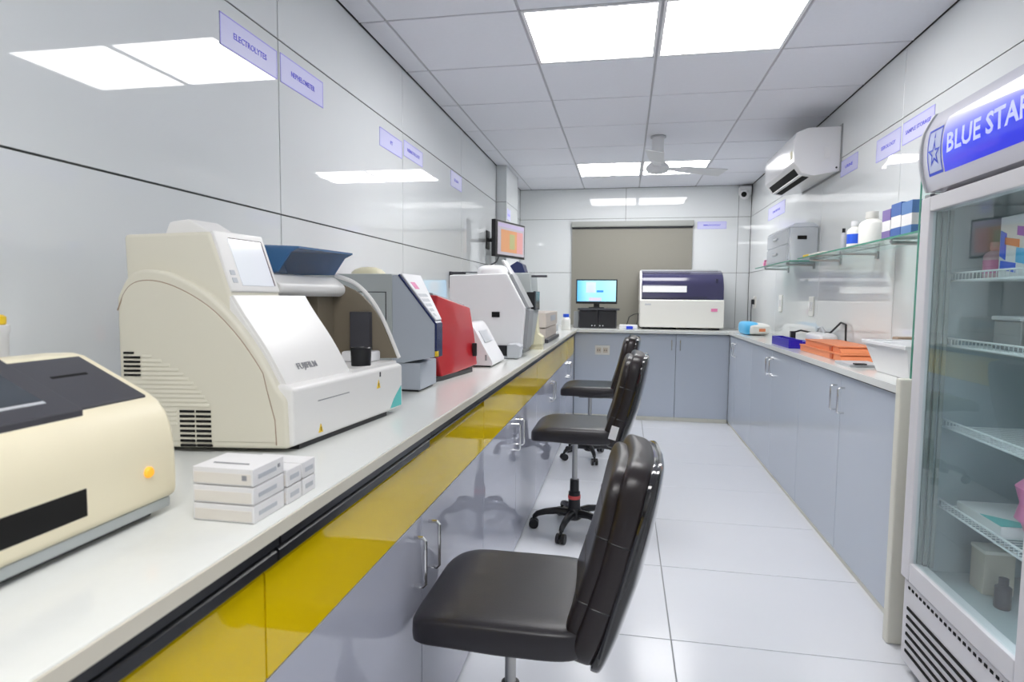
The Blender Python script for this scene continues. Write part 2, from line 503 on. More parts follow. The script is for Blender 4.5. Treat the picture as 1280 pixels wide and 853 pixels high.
tag(box('panel_clip', (1.0, 1.03, 2.252, 2.261, 1.15, 1.17), 'black_plastic', gp, .002))

# ------------------------------------------------------------------ refrigerator
FX, FY0, FY1 = .90, 1.47, 2.11
fr = thing('refrigerator', 'white upright glass door refrigerator with blue lettered header', 'refrigerator', (1.1, 1.79, 0))
sh = MB()
sh.box(FX+.05, XR-.004, FY0, FY0+.035, .31, 1.755)
sh.box(FX+.05, XR-.004, FY1-.035, FY1, .31, 1.755)
sh.box(XR-.03, XR-.004, FY0+.035, FY1-.035, .31, 1.755)
sh.box(FX+.05, XR-.03, FY0+.035, FY1-.035, .31, .345)
sh.box(FX+.05, XR-.03, FY0+.035, FY1-.035, 1.49, 1.755)
obj('cabinet_shell', sh, 'fridge_white', fr, .002)
lin = MB()
lin.box(XR-.034, XR-.0305, FY0+.036, FY1-.036, .346, 1.489)
lin.box(FX+.06, XR-.034, FY0+.0352, FY0+.038, .346, 1.489)
lin.box(FX+.06, XR-.034, FY1-.038, FY1-.0352, .346, 1.489)
lin.box(FX+.06, XR-.034, FY0+.038, FY1-.038, .3455, .349)
lin.box(FX+.06, XR-.034, FY0+.038, FY1-.038, 1.4865, 1.4895)
obj('liner', lin, 'fridge_inner', fr)
kb = obj('kick_panel', MB().box(FX+.012, XR-.01, FY0, FY1, .035, .305), 'fridge_white', fr, .006)
for j in range(6):
    z = .075+j*.028
    box('louvre_slot', (FX+.009, FX+.0125, FY0+.10, FY1-.035, z, z+.009), 'slot', kb)
for j in range(24):
    y = FY0+.03+j*.0245
    box('vent_hole', (FX+.010, FX+.0125, y, y+.012, .283, .291), 'slot', kb)
for yy in (FY0+.05, FY1-.05):
    obj('foot', MB().lathe([(.018, 0), (.018, .02), (.01, .022), (.01, .036)], (FX+.06, yy, 0), 12), 'black_plastic', fr)
dr = obj('door', MB().box(FX, FX+.045, FY1-.055, FY1, .315, 1.515).box(FX, FX+.045, FY0, FY0+.06, .315, 1.515)
         .box(FX, FX+.045, FY0+.06, FY1-.055, 1.47, 1.515).box(FX, FX+.045, FY0+.06, FY1-.055, .315, .375), 'fridge_white', fr, .004)
box('door_glass', (FX+.012, FX+.018, FY0+.06, FY1-.055, .375, 1.47), 'glass_door', dr)
gs = MB()
for k in range(3):
    a = FY1-.055-.012*k
    gs.box(FX+.02+.012*k, FX+.03+.012*k, a-.008, a, .376, 1.468)
obj('gasket', gs, 'gasket', dr)
obj('hinge', MB().box(FX+.004, FX+.04, FY1-.045, FY1-.012, 1.514, 1.524).lathe([(.008, 1.50), (.008, 1.528)], (FX+.02, FY1-.025, 0), 12), 'chrome', dr)
obj('door_handle', MB().box(FX-.02, FX, FY0+.012, FY0+.03, .85, 1.05), 'mid_grey', dr, .004)
# header with bulging front
def hx(z):
    t = (z-1.528)/(1.76-1.528)
    return FX+.0-.024*math.sin(PI*min(max(t, 0), 1))**.8+(.012*max(0, t-.75)/.25)
hp = [(hx(1.528+.232*i/16), 1.528+.232*i/16) for i in range(17)] + [(FX+.06, 1.775), (FX+.09, 1.775), (FX+.09, 1.528)]
ramp_mat('header_print', 'Z', 1.56, 1.715, [(0, (.86, .86, .94)), (.03, (.86, .86, .94)), (.035, (.02, .03, .72)), (.45, (.04, .06, .78)), (.72, (.25, .27, .85)), (1, (.72, .72, .90))], .12, .4, .25)
mat('header_white', (.74, .74, .83), .15, coat=.4)
mat('header_letter', (.86, .89, .98), .3, emit=(.7, .75, 1), es=.12)
mat('header_blue_ink', (.05, .10, .75), .3)
hd = obj('header', MB().prism(hp, 'y', FY0+.006, FY1-.046), 'header_white', fr)
sc_ = [(x-.004, z) for x, z in hp[:17]]
cap = [(x-.006, z) for x, z in hp[:17]]+[(FX+.092, 1.78), (FX+.092, 1.526)]
obj('header_cap', MB().prism(cap, 'y', FY1-.046, FY1-.036), 'light_grey', hd)
obj('header_cap', MB().prism(cap, 'y', FY0, FY0+.006), 'light_grey', hd)
# printed band: a thin skin that follows the bulge
def skin(y0, y1, z0, z1, off, n=10):
    vs = []; fs = []
    for i in range(n+1):
        z = z0+(z1-z0)*i/n
        vs += [(hx(z)-off, y0, z), (hx(z)-off, y1, z)]
    for i in range(n): fs.append((2*i, 2*i+1, 2*i+3, 2*i+2))
    mb = MB(); mb.add(vs, fs); return mb
obj('blue_band', skin(FY0+.012, 1.944, 1.566, 1.72, .0006), 'header_print', hd)
def on_header(q): return Vector((hx(q.z)-.0016-.0003, q.y, q.z))
obj('lettering', text_mb('BLUE STAR', .072, (0, 1.742, 1.638), (0, -1, 0), (0, 0, 1), width=.365, bold=.0018, fn=on_header), 'header_letter', hd)
# logo: blue square frame holding an outlined star with a flame point
LY0, LY1, LZ0, LZ1 = 2.032, 1.952, 1.568, 1.70
fs_ = MB()
for (a, b, c, d) in ((LY1, LY0, LZ0, LZ0+.008), (LY1, LY0, LZ1-.006, LZ1), (LY1, LY1+.005, LZ0, LZ1), (LY0-.005, LY0, LZ0, LZ1)):
    q = skin(a, b, c, d, .0008, 6); fs_.add(q.v, q.f)
obj('logo_frame', fs_, 'header_blue_ink', hd)
q = skin(LY1+.006, LY0-.006, LZ0+.009, LZ1-.007, .0005, 6)
mat('logo_ground', (.62, .68, .92), .3)
obj('logo_ground', q, 'logo_ground', hd)
def star_pts(cy, cz, R, r):
    return [(cy-(R if k % 2 == 0 else r)*math.sin(PI*k/5), cz+(R*1.15 if k % 2 == 0 else r*1.15)*math.cos(PI*k/5)) for k in range(10)]
so, si = star_pts(1.992, 1.628, .036, .0145), star_pts(1.992, 1.628, .022, .0085)
st = MB(); st.add([(hx(z)-.0012, y, z) for y, z in so+si], [(i, (i+1) % 10, (i+1) % 10+10, i+10) for i in range(10)])
st.add([(hx(z)-.0012, y, z) for y, z in ((1.9885, 1.673), (1.9955, 1.673), (1.9935, 1.690))], [(0, 1, 2)])
obj('logo_star', st, 'header_blue_ink', hd)
# wire shelves inside
for zi, z in enumerate((1.262, 1.065, .815, .565)):
    s = MB()
    for (dz, xx) in ((0, .975), (.022, .975), (0, 1.26)):
        s.tube([(xx, FY0+.04, z+dz), (xx, FY1-.04, z+dz)], .003, 6)
    n = 30
    for i in range(n):
        y = FY0+.05+(FY1-FY0-.10)*i/(n-1)
        s.tube([(.975, y, z+.022), (.975, y, z), (1.265, y, z)], .0016, 5)
    sh_ = obj('wire_shelf', s, 'wire', fr)
    sh_['label'] = 'white wire shelf'
fillm = mat('fridge_fill', (1, 1, 1), .4, emit=(.92, .97, 1), es=8)  # glow of the added fill light, brightens the refrigerator interior
fill_strip = obj('interior_fill', MB().box(FX+.055, FX+.066, FY0+.04, FY0+.058, .40, 1.44), 'fridge_fill', fr, .003)  # added light strip, kept out of view behind the near door stile
# contents of the refrigerator (things of their own)
t = thing('medicine_carton', 'white carton with blue and orange swirls on top refrigerator shelf', 'carton', (1.06, 1.79, 1.265))
box('carton', (.99, 1.13, 1.705, 1.86, 1.2655, 1.425), 'box_white', t, .002)
for (a, b, c, d, mm) in ((1.70, 1.765, 1.275, 1.30, 'blue_cap'), (1.63, 1.70, 1.29, 1.33, 'sky_blue'), (1.69, 1.75, 1.34, 1.36, 'orange'), (1.64, 1.70, 1.36, 1.385, 'purple'), (1.745, 1.77, 1.31, 1.38, 'blue_cap')):
    q = MB().prism([(a+.085, c), (b+.085, c+.012), (b+.085, d+.01), (a+.085, d)], 'x', .9885, .9905); obj('printed_swirl', q, mm, t)
def bottle(name, label, x, y, z, r, h, body, cap, lab=None, capr=.5, group=None):
    t = thing(name, label, 'bottle', (x, y, z), 0, group)
    obj('body', MB().lathe([(r*.92, 0), (r, .004), (r, h*.62), (r*.85, h*.70), (r*capr*.9, h*.78), (r*capr*.9, h*.82)], (x, y, z), 20), body, t)
    obj('cap', MB().lathe([(r*capr, h*.80), (r*capr*1.05, h*.82), (r*capr, h), (r*capr*.6, h*1.003)], (x, y, z), 16), cap, t)
    if lab: obj('printed_label', MB().lathe([(r*1.01, h*.15), (r*1.012, h*.16), (r*1.012, h*.5), (r*1.01, h*.51)], (x, y, z), 20), lab, t)
    return t
bottle('reagent_bottle', 'pale pink reagent bottle on top refrigerator shelf beside the swirled carton', 1.05, 1.985, 1.2655, .03, .105, 'pink_pale', 'pink_pale', 'pink')
bottle('vial', 'small grey vial between pink bottle and swirled carton in refrigerator', 1.05, 1.915, 1.2655, .014, .07, 'light_grey', 'mid_grey')
tag(box('reagent_pack', (1.0, 1.22, 1.79, 2.01, .568, .60), 'box_white', None, .004), 'flat white and teal reagent pack on lowest refrigerator shelf', 'pack')
rp = bpy.data.objects['reagent_pack']
obj('teal_corner', MB().prism([(1.001, 1.792), (1.12, 1.792), (1.001, 1.89)], 'z', .600, .6012), 'teal', rp)
t = tag(obj('plastic_bag', MB().superell((1.05, 1.70, .690), .06, .05, .098, .7, .8, 24, 12, lambda v: v*(1+.12*math.sin(9*v.z/.1+v.x*40))), 'pink'), 'pink and purple plastic bag hanging full on low refrigerator shelf', 'bag')
obj('bag_neck', MB().lathe([(.03, .765), (.012, .785), (.025, .803)], (1.05, 1.70, 0), 14), 'purple', t)
t = thing('carton', 'small plain brown carton standing on the refrigerator floor', 'carton', (1.08, 1.96, .35))
box('carton_body', (1.04, 1.12, 1.925, 1.995, .3495, .478), 'carton', t, .002)
box('carton_flap', (1.0385, 1.1215, 1.9235, 1.9965, .470, .480), 'box_cream', t, .001)
tag(obj('dark_vial', MB().lathe([(.018, 0), (.02, .003), (.02, .06), (.012, .066), (.012, .085)], (1.05, 1.85, .3495), 14), 'charcoal'), 'dark vial standing behind carton on refrigerator floor', 'vial')
for j, (y0, y1, h_) in enumerate(((1.66, 1.78, .10), (1.80, 1.92, .08))):
    t = thing('reagent_tray', ['grey deep reagent tray on the second refrigerator shelf', 'grey shallow reagent tray beside the deep tray on second refrigerator shelf'][j], 'tray', (1.12, (y0+y1)/2, 1.068))
    box('tray_body', (1.02, 1.22, y0, y1, 1.0685, 1.0685+h_), 'mid_grey', t, .004)
    box('tray_lid', (1.015, 1.225, y0-.004, y1+.004, 1.0685+h_, 1.0685+h_+.012), 'light_grey', t, .003)
bottle('reagent_bottle', 'teal capped reagent bottle on the third refrigerator shelf', 1.08, 1.66, .8185, .028, .09, 'light_grey', 'teal', None, .7)

# ------------------------------------------------------------------ near cream analyser with touchscreen (left)
t = thing('touchscreen_analyser', 'cream benchtop analyser with dark touchscreen top and orange indicator', 'analyser', (-.74, .42, CT))
ya, yb, xf = .05, .757, -.628
pr = [(-.86, .912), (xf, .912), (xf+.001, .94), (xf, .985), (xf-.004, 1.012), (xf-.012, 1.034), (xf-.024, 1.050), (-.668, 1.0605), (-.772, 1.111), (-.79, 1.1145), (-.845, 1.112), (-.86, 1.09)]
obj('housing', MB().prism(pr, 'y', ya, yb), 'cream', t, .012, 4, ang=60)
box('glass_base', (-.85, xf-.004, ya+.01, yb-.012, .899, .914), 'grey_machine', t, .003)
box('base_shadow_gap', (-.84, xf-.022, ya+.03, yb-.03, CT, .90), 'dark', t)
def top_plane(x): return 1.0565+(-.660-x)*.4855
def top_quad(x0, x1, y0, y1, lo, hi):
    mb = MB(); mb.hexa([(x0, y0, top_plane(x0)+lo), (x1, y0, top_plane(x1)+lo), (x1, y1, top_plane(x1)+lo), (x0, y1, top_plane(x0)+lo)],
                       [(x0, y0, top_plane(x0)+hi), (x1, y0, top_plane(x1)+hi), (x1, y1, top_plane(x1)+hi), (x0, y1, top_plane(x0)+hi)])
    return mb
pl = obj('printer_cover', top_quad(-.768, -.660, .632, .737, -.006, .002), 'charcoal', t, .0015)
obj('paper_slot', top_quad(-.728, -.724, .655, .708, .0018, .0026), 'slot', pl)
ts = obj('touchscreen', top_quad(-.775, -.652, .12, .629, -.006, .006), 'charcoal', t, .002)
obj('screen_glass', top_quad(-.762, -.680, .15, .600, .0056, .0066), 'screen_dark', ts)
obj('screen_bezel', top_quad(-.678, -.674, .15, .600, .0056, .0068), 'light_grey', ts)
obj('cartridge_slot', MB().box(xf-.006, xf+.0012, .18, .605, .934, .968), 'slot', t, .001)
obj('indicator', MB().lathe([(.0075, 0), (.0075, .004), (.006, .006)], (xf-.001, .7, .960), 16, 'x'), 'orange_led', t)
t = thing('sample_tube', 'white sample tube with yellow cap behind the cream touchscreen analyser', 'tube', (-.93, .75, CT))
obj('tube_body', MB().lathe([(.014, 0), (.016, .01), (.018, .248), (.020, .252), (.020, .262)], (-.93, .75, CT), 16), 'white', t)
obj('cap', MB().lathe([(.014, .262), (.016, .264), (.016, .274), (.012, .277)], (-.93, .75, CT), 16), 'warn', t)

# ------------------------------------------------------------------ reagent boxes on the counter edge
def carton(label, x0, x1, y0, y1, z0, z1, mt='box_white', marks=()):
    t = thing('reagent_box', label, 'box', ((x0+x1)/2, (y0+y1)/2, z0), 0, 'white reagent boxes on the counter')
    box('carton', (x0, x1, y0, y1, z0+.0004, z1), mt, t, .0015)
    box('tuck_flap', (x0+.003, x1-.003, y0-.0006, y0, z0+.003, z1-.007), 'box_cream', t)
    for b, mm in marks: box('print_mark', b, mm, t)
    return t
bx, bX, by0, by1 = -.578, -.486, .722, .797
h = .0255
for k, w_ in enumerate(('bottom', 'middle', 'top')):
    z = CT+k*h
    mk = [((bX-.0001, bX+.0006, by0+.012, by1-.02, z+.009, z+.015), 'light_grey')]
    if k == 2:
        mk += [((bX-.016, bX-.009, by0-.0012, by0, z+.009, z+.016), 'ink_grey'), ((bx+.018, bX-.02, by0+.02, by0+.023, z+h-.0004, z+h+.0004), 'ink_grey'), ((bX-.0001, bX+.0007, by1-.016, by1-.011, z+.012, z+.017), 'ink_grey')]
    carton('wide white reagent box, %s one of the stack of three' % w_, bx, bX, by0, by1, z, z+h-.0008, 'box_white', mk)
for q, (y0, y1) in enumerate(((.802, .842), (.845, .884))):
    for k, w_ in enumerate(('lower', 'upper')):
        z = CT+k*(h+.001)
        carton('small white reagent box, %s of the two %s the stack of three' % (w_, ('right behind', 'farther behind')[q]), -.575, -.484, y0, y1, z, z+h, 'box_white',
               [((-.4841, -.4834, y0+.008, y1-.008, z+.009, z+.016), 'light_grey')])

# ------------------------------------------------------------------ big cream chemistry analyser
t = thing('chemistry_analyser', 'large cream chemistry analyser with curved front and raised blue lid', 'analyser', (-.85, 1.38, CT))
Y0, Y1, YM = 1.075, 1.69, 1.395
XB, XFB = -1.06, -.642
arch = spline([(XB, 1.20), (-1.03, 1.243), (-.985, 1.256), (-.92, 1.245), (-.84, 1.208), (-.775, 1.155), (-.72, 1.09), (-.675, 1.02)], 5)
body = [(XB, .905)]+arch+[(XFB, 1.008), (XFB, .905)]
obj('base_body', MB().prism([(XB, .905), (XB, 1.0), (-.67, 1.03), (XFB, 1.022), (XFB, .905)], 'y', Y0+.008, Y1), 'analyser_white', t, .008, 3)
obj('side_body', MB().prism([(XB, .902)]+arch+[(-.655, 1.0), (-.652, .902)], 'y', Y0, Y0+.03), 'analyser_cream', t, .010, 3)
inner = [(-1.05, .915), (-1.05, 1.185)]+[(x+.001, z-.022) for x, z in arch[3:-4]]+[(-.70, 1.02), (-.682, .96), (-.680, .915)]
obj('side_panel', MB().prism(inner, 'y', Y0-.0025, Y0+.01), 'analyser_cream', t, .0015, 1)
groove = MB().tube([(x, Y0-.0002, z) for x, z in [(-1.058, 1.175)]+inner[2:-1]+[(-.679, .91)]], .0016, 5)
obj('panel_seam', groove, 'brown', t)
# curved louvre field with dark vent slots
vz0, vz1 = .945, 1.095
slots = MB(); ribs = MB()
for j in range(6):
    z = 1.045+j*.0088; slots.box(-1.045, -1.005 if j < 5 else -1.02, Y0-.0042, Y0+.001, z, z+.0042)
for j in range(8):
    z = .905+j*.0098
    for a in (-.912, -.872): slots.box(a, a+.036, Y0-.0042, Y0+.001, z, z+.0048)
def arc_x(z):
    tb = [(.945, -.822), (.975, -.832), (1.005, -.852), (1.03, -.878), (1.055, -.912), (1.08, -.97), (1.092, -1.02)]
    for (z0, x0), (z1, x1) in zip(tb, tb[1:]):
        if z <= z1: return x0+(x1-x0)*max(0, (z-z0))/(z1-z0)
    return -1.03
for j in range(13):
    z = .985+j*.0088
    xl = -1.002 if z > 1.036 else -1.045
    if arc_x(z)-xl > .015: ribs.prism([(Y0+.001, z), (Y0-.0042, z+.001), (Y0-.0025, z+.0065), (Y0+.001, z+.0075)], 'x', xl, arc_x(z))
for j in range(4):
    z = .948+j*.0088; ribs.prism([(Y0+.001, z), (Y0-.0042, z+.001), (Y0-.0025, z+.0065), (Y0+.001, z+.0075)], 'x', -1.045, -.92)
vs_ = obj('vent_slots', slots, 'slot', t); vs_['kind'] = 'stuff'; obj('louvre_ribs', ribs, 'analyser_cream', t)
# upper screen housing
hs = [(XB+.012, 1.12), (XB+.005, 1.325), (-.845, 1.332), (-.80, 1.215), (-.79, 1.16)]
hh = obj('screen_housing', MB().prism(hs, 'y', Y0+.02, 1.29), 'analyser_cream', t, .008, 3)
def slope_pt(u, y, off):   # u 0 at top of the slope, 1 at bottom
    x = -.845+.045*u; z = 1.332-.117*u; n = Vector((.117, 0, .045)).normalized()
    return (x+n.x*off, y, z+n.z*off)
def slope_quad(u0, u1, y0, y1, lo, hi):
    return MB().hexa([slope_pt(u0, y0, lo), slope_pt(u1, y0, lo), slope_pt(u1, y1, lo), slope_pt(u0, y1, lo)],
                     [slope_pt(u0, y0, hi), slope_pt(u1, y0, hi), slope_pt(u1, y1, hi), slope_pt(u0, y1, hi)])
obj('screen_bezel', slope_quad(-.02, 1.02, Y0+.025, 1.285, -.004, .005), 'analyser_white', t, .004, 2)
obj('screen_gap', slope_quad(.09, .91, 1.145, 1.272, .0045, .0056), 'red_dark', hh)
ramp_mat('lcd_bright', 'Y', -.24, -.11, [(0, (.75, .78, .82)), (.6, (.78, .79, .85)), (.75, (.30, .33, .75)), (.8, (.62, .62, .8)), (1, (.6, .6, .68))], .1, .3, .12)
obj('lcd_screen', slope_quad(.11, .92, 1.142, 1.266, .0052, .0062), 'lcd_bright', hh)
for j in range(2):
    obj('key_button', slope_quad(.66+.13*j, .74+.13*j, 1.112, 1.128, .0045, .0065), 'light_grey', hh)
obj('printer_hump', MB().prism([(-.97, 1.32), (-.955, 1.352), (-.905, 1.358), (-.87, 1.34), (-.85, 1.325)], 'y', 1.11, 1.21), 'analyser_white', t, .006, 2)
# curved front cover
carch = spline([(-.80, 1.205), (-.775, 1.17), (-.72, 1.10), (-.675, 1.03), (-.655, .995)], 6)
def shift(a, d): return [(x+d, z+d*.4) for x, z in a]
obj('front_cover', MB().prism(carch+[(-.80, 1.0)], 'y', Y0+.02, YM), 'analyser_white', t, .004, 2)
obj('cover_flap', MB().prism(shift(carch, .006)+[(-.66, .99)]+list(reversed(shift(carch, -.006))), 'y', Y0+.024, YM+.004), 'analyser_white', t, .002, 2)
# sample bay
box('bay_floor', (-1.03, -.655, YM, Y1-.012, 1.0, 1.034), 'analyser_white', t, .004)
box('bay_back', (-1.05, -1.02, YM, Y1-.012, 1.03, 1.235), 'tan_interior', t)
obj('bay_roof', MB().prism([(-1.05, 1.205), (-.84, 1.205), (-.825, 1.215), (-.825, 1.232), (-.86, 1.256), (-1.05, 1.268)], 'y', YM-.06, Y1-.004), 'analyser_white', t, .006, 2)
obj('bay_end_wall', MB().prism(spline([(-.86, 1.245), (-.78, 1.215), (-.715, 1.15), (-.655, 1.04)], 5)+[(-1.04, 1.03), (-1.04, 1.245)], 'y', Y1-.012, Y1-.002), 'tan_interior', t)
ar = spline([(-.86, 1.262), (-.785, 1.236), (-.715, 1.165), (-.65, 1.04)], 6)
obj('end_arch', MB().tube([(x, Y1-.006, z) for x, z in ar], .006, 8), 'analyser_white', t)
mb = MB()
obj('bay_mechanism', MB().box(-.99, -.93, 1.60, 1.665, 1.034, 1.20), 'purple_dark', t, .003)
obj('bay_reader', MB().box(-.80, -.735, 1.655, 1.677, 1.05, 1.165), 'charcoal', t, .003)
obj('bay_column', MB().box(-.91, -.86, 1.58, 1.67, 1.034, 1.205), 'tan_interior', t, .003)
box('bay_label', (-.9895, -.9285, 1.598, 1.6, 1.12, 1.14), 'light_grey', t)
obj('sample_rack', MB().box(-.80, -.70, 1.60, 1.66, 1.034, 1.062), 'white_gloss', t, .006)
obj('waste_cup', MB().lathe([(.026, 0), (.027, .002), (.029, .048), (.026, .05), (.024, .046), (.001, .044)], (-.685, 1.50, 1.03), 24), 'black_plastic', t)
# raised translucent lid (a shallow tray swung up)
ld = MB()
ld.hexa([(-1.03, YM-.03, 1.322), (-.79, YM-.03, 1.316), (-.79, Y1-.03, 1.316), (-1.03, Y1-.03, 1.322)],
        [(-1.03, YM-.03, 1.327), (-.79, YM-.03, 1.321), (-.79, Y1-.03, 1.321), (-1.03, Y1-.03, 1.327)])
for y in (YM-.03, Y1-.034):
    ld.prism([(-1.03, 1.323), (-.79, 1.317), (-.815, 1.306), (-.85, 1.262), (-1.0, 1.262)], 'y', y, y+.004)
ld.prism([(-1.004, 1.262), (-1.0, 1.262), (-1.026, 1.323), (-1.03, 1.323)], 'y', YM-.03, Y1-.03)
obj('raised_lid', ld, 'lid_blue', t)
# front details
box('bench_foot', (-1.03, XFB-.012, Y0+.05, Y1-.09, CT, .907), 'dark', t)
obj('lettering', text_mb('FUJIFILM', .020, (-.6835, 1.215, 1.0588), (0, 1, 0), (-.54, 0, .84), width=.085, bold=.0002), 'ink_grey', t)
def warn_tri(y, z, s):
    w_ = obj('warning_triangle', MB().prism([(y-s, z-s*.9), (y+s, z-s*.9), (y, z+s)], 'x', XFB-.001, XFB+.0012), 'warn', t)
    obj('warning_mark', MB().prism([(y-s*.12, z-s*.55), (y+s*.12, z-s*.55), (y+s*.12, z+s*.3), (y-s*.12, z+s*.3)], 'x', XFB+.0010, XFB+.0018), 'dark', w_)
warn_tri(1.52, .985, .011); warn_tri(1.20, .925, .010)
box('lock_slot', (XFB-.001, XFB+.0012, 1.528, 1.534, 1.003, 1.015), 'dark', t)
obj('teal_corner', MB().prism([(Y1-.012, .912), (Y1-.012, .965), (Y1-.04, .95), (Y1-.065, .935), (Y1-.09, .912)], 'x', XFB-.001, XFB+.001), 'teal', t)
box('door_line', (XFB-.001, XFB+.0009, 1.19, 1.345, .984, .986), 'mid_grey', t)
# the machine is turned slightly on the bench; bring the parts to its real proportions
def reshape(o, root):
    for v in o.data.vertices:
        x, y, z = (root.matrix_basis @ v.co)
        z2 = z if z <= CT+.001 else CT+.012+(z-.905)*(1.319-CT-.012)/(1.328-.905) if z > .9 else CT+(z-CT)*.8
        u_, v_ = (x-XFB)*.804, (y-Y0)*.778
        v.co = root.matrix_basis.inverted() @ Vector((-.634+u_+v_*.0995, 1.069+.15*u_+v_*.995, z2))
    for c in o.children: reshape(c, root)
for c in list(t.children): reshape(c, t)

# ------------------------------------------------------------------ grey analyser with navy edge
t = thing('coagulation_analyser', 'grey box analyser with slanted printed panel and navy front edge', 'analyser', (-.80, 1.95, CT))
G0, G1 = 1.85, 2.04
up_ = [(-1.04, .985), (-.70, .985), (-.592, 1.008), (-.592, 1.112), (-.715, 1.268), (-1.04, 1.266)]
def gfar(x): return G1 if x <= -.715 else G1-(G1-1.905)*(x+.715)/.123
uh = MB(); n_ = len(up_)
uh.add([(x, G0, z) for x, z in up_]+[(x, gfar(x), z) for x, z in up_], [tuple(range(n_)), (n_+5, n_+4, n_+1, n_), (n_+4, n_+3, n_+2, n_+1)]+[(i, i+n_, (i+1) % n_+n_, (i+1) % n_) for i in range(n_)])
obj('upper_housing', uh, 'grey_machine_side', t, .003)
obj('rear_shroud', MB().prism([(-1.045, .98), (-.735, .98), (-.735, 1.272), (-1.045, 1.272)], 'y', G0-.004, G1+.004), 'grey_machine', t, .004)
obj('lower_body', MB().box(-1.02, -.645, G0+.01, G1-.01, .897, .985), 'grey_machine_side', t, .003)
box('base_strip', (-1.0, -.655, G0+.02, G1-.02, CT, .898), 'dark', t)
obj('side_hatch', MB().box(-.93, -.757, G0-.0065, G0-.003, 1.02, 1.212), 'grey_machine', t, .001)
hf = MB()
hf.box(-.933, -.754, G0-.0052, G0-.0035, 1.212, 1.2145).box(-.757, -.7545, G0-.0052, G0-.0035, 1.02, 1.2145)
obj('hatch_gap', hf, 'slot', t)
obj('key_lock', MB().lathe([(.006, 0), (.006, -.004), (.004, -.005)], (-.835, G0-.0065, 1.20), 12, 'y'), 'chrome', t)
def gs_pt(u, y, off):
    a = Vector((-.715, 0, 1.268)); b = Vector((-.592, 0, 1.112)); n = Vector((.156, 0, .123)).normalized(); p = a+(b-a)*u+n*off
    return (p.x, y, p.z)
def gs_quad(u0, u1, y0, y1, lo, hi):
    if y1 == 'far':
        a, b = gfar(-.715+.123*u0)+.004, gfar(-.715+.123*u1)+.004
        return MB().hexa([gs_pt(u0, y0, lo), gs_pt(u1, y0, lo), gs_pt(u1, b, lo), gs_pt(u0, a, lo)], [gs_pt(u0, y0, hi), gs_pt(u1, y0, hi), gs_pt(u1, b, hi), gs_pt(u0, a, hi)])
    return MB().hexa([gs_pt(u0, y0, lo), gs_pt(u1, y0, lo), gs_pt(u1, y1, lo), gs_pt(u0, y1, lo)], [gs_pt(u0, y0, hi), gs_pt(u1, y0, hi), gs_pt(u1, y1, hi), gs_pt(u0, y1, hi)])
obj('navy_edge', gs_quad(0, 1.0, G0-.002, 'far', -.001, .006).box(-.593, -.586, G0-.002, 1.91, 1.006, 1.115), 'navy', t, .001)
kp = obj('printed_panel', gs_quad(.0, .95, G0+.008, 'far', .006, .010), 'paper', t, .001)
obj('print_spot', gs_quad(.18, .32, G0+.03, G0+.07, .0098, .0108), 'pink', kp)
for j in range(5):
    obj('key', gs_quad(.42+.1*j, .48+.1*j, G0+.02, G0+.10-.015*j, .0098, .0108), 'light_grey', kp)
box('warning_label', (-.592, -.585, G0-.003, G0+.016, 1.009, 1.026), 'warn', t)
obj('round_cap', MB().lathe([(.058, 0), (.056, .008), (.045, .018), (.025, .025), (.002, .027)], (-.86, 1.95, 1.272), 24), 'pale_yellow', t)

# ------------------------------------------------------------------ red analyser
t = thing('red_analyser', 'glossy red sculpted analyser with grey top between grey and white machines', 'analyser', (-.80, 2.3, CT))
A = [(-1.02, 2.13), (-.665, 2.13), (-.60, 2.47), (-1.02, 2.47)]
def ringz(z, ins): return [(x+(ins if x > -.9 else 0)*1, y, z) for x, y in A]
mb = MB()
vs = [(-1.02, 2.13, .905), (-.655, 2.13, .905), (-.602, 2.46, .918), (-1.02, 2.47, .905),
      (-1.02, 2.13, 1.06), (-.690, 2.13, 1.05), (-.618, 2.47, 1.04), (-1.02, 2.47, 1.04),
      (-1.02, 2.13, 1.215), (-.672, 2.13, 1.205), (-.632, 2.45, 1.155), (-1.02, 2.47, 1.225),
      (-.640, 2.25, .905), (-.630, 2.26, 1.09), (-.660, 2.27, 1.185)]
fs = [(0, 4, 5, 1), (4, 8, 9, 5), (1, 5, 13, 12), (12, 13, 6, 2), (5, 9, 14, 13), (13, 14, 10, 6), (2, 6, 7, 3), (6, 10, 11, 7), (3, 7, 4, 0), (7, 11, 8, 4), (8, 11, 10, 14, 9), (0, 1, 12, 2, 3)]
mb.add(vs, fs)
obj('red_cover', mb, 'red', t, .006, 3)
obj('grey_top', MB().hexa([(-1.0, 2.14, 1.212), (-.69, 2.14, 1.200), (-.650, 2.44, 1.156), (-1.0, 2.46, 1.222)], [(-1.0, 2.14, 1.228), (-.695, 2.14, 1.214), (-.655, 2.44, 1.170), (-1.0, 2.46, 1.238)]), 'mid_grey', t, .003)
obj('black_base', MB().prism([(-1.0, 2.07), (-.675, 2.07), (-.655, 2.14), (-.615, 2.43), (-1.0, 2.44)], 'z', CT, .908), 'black_plastic', t, .002)
obj('black_side', MB().box(-1.0, -.68, 2.08, 2.128, .905, 1.04), 'black_plastic', t, .003)
obj('door_pull', MB().box(-.618, -.598, 2.425, 2.437, .955, 1.01), 'black_plastic', t, .004)

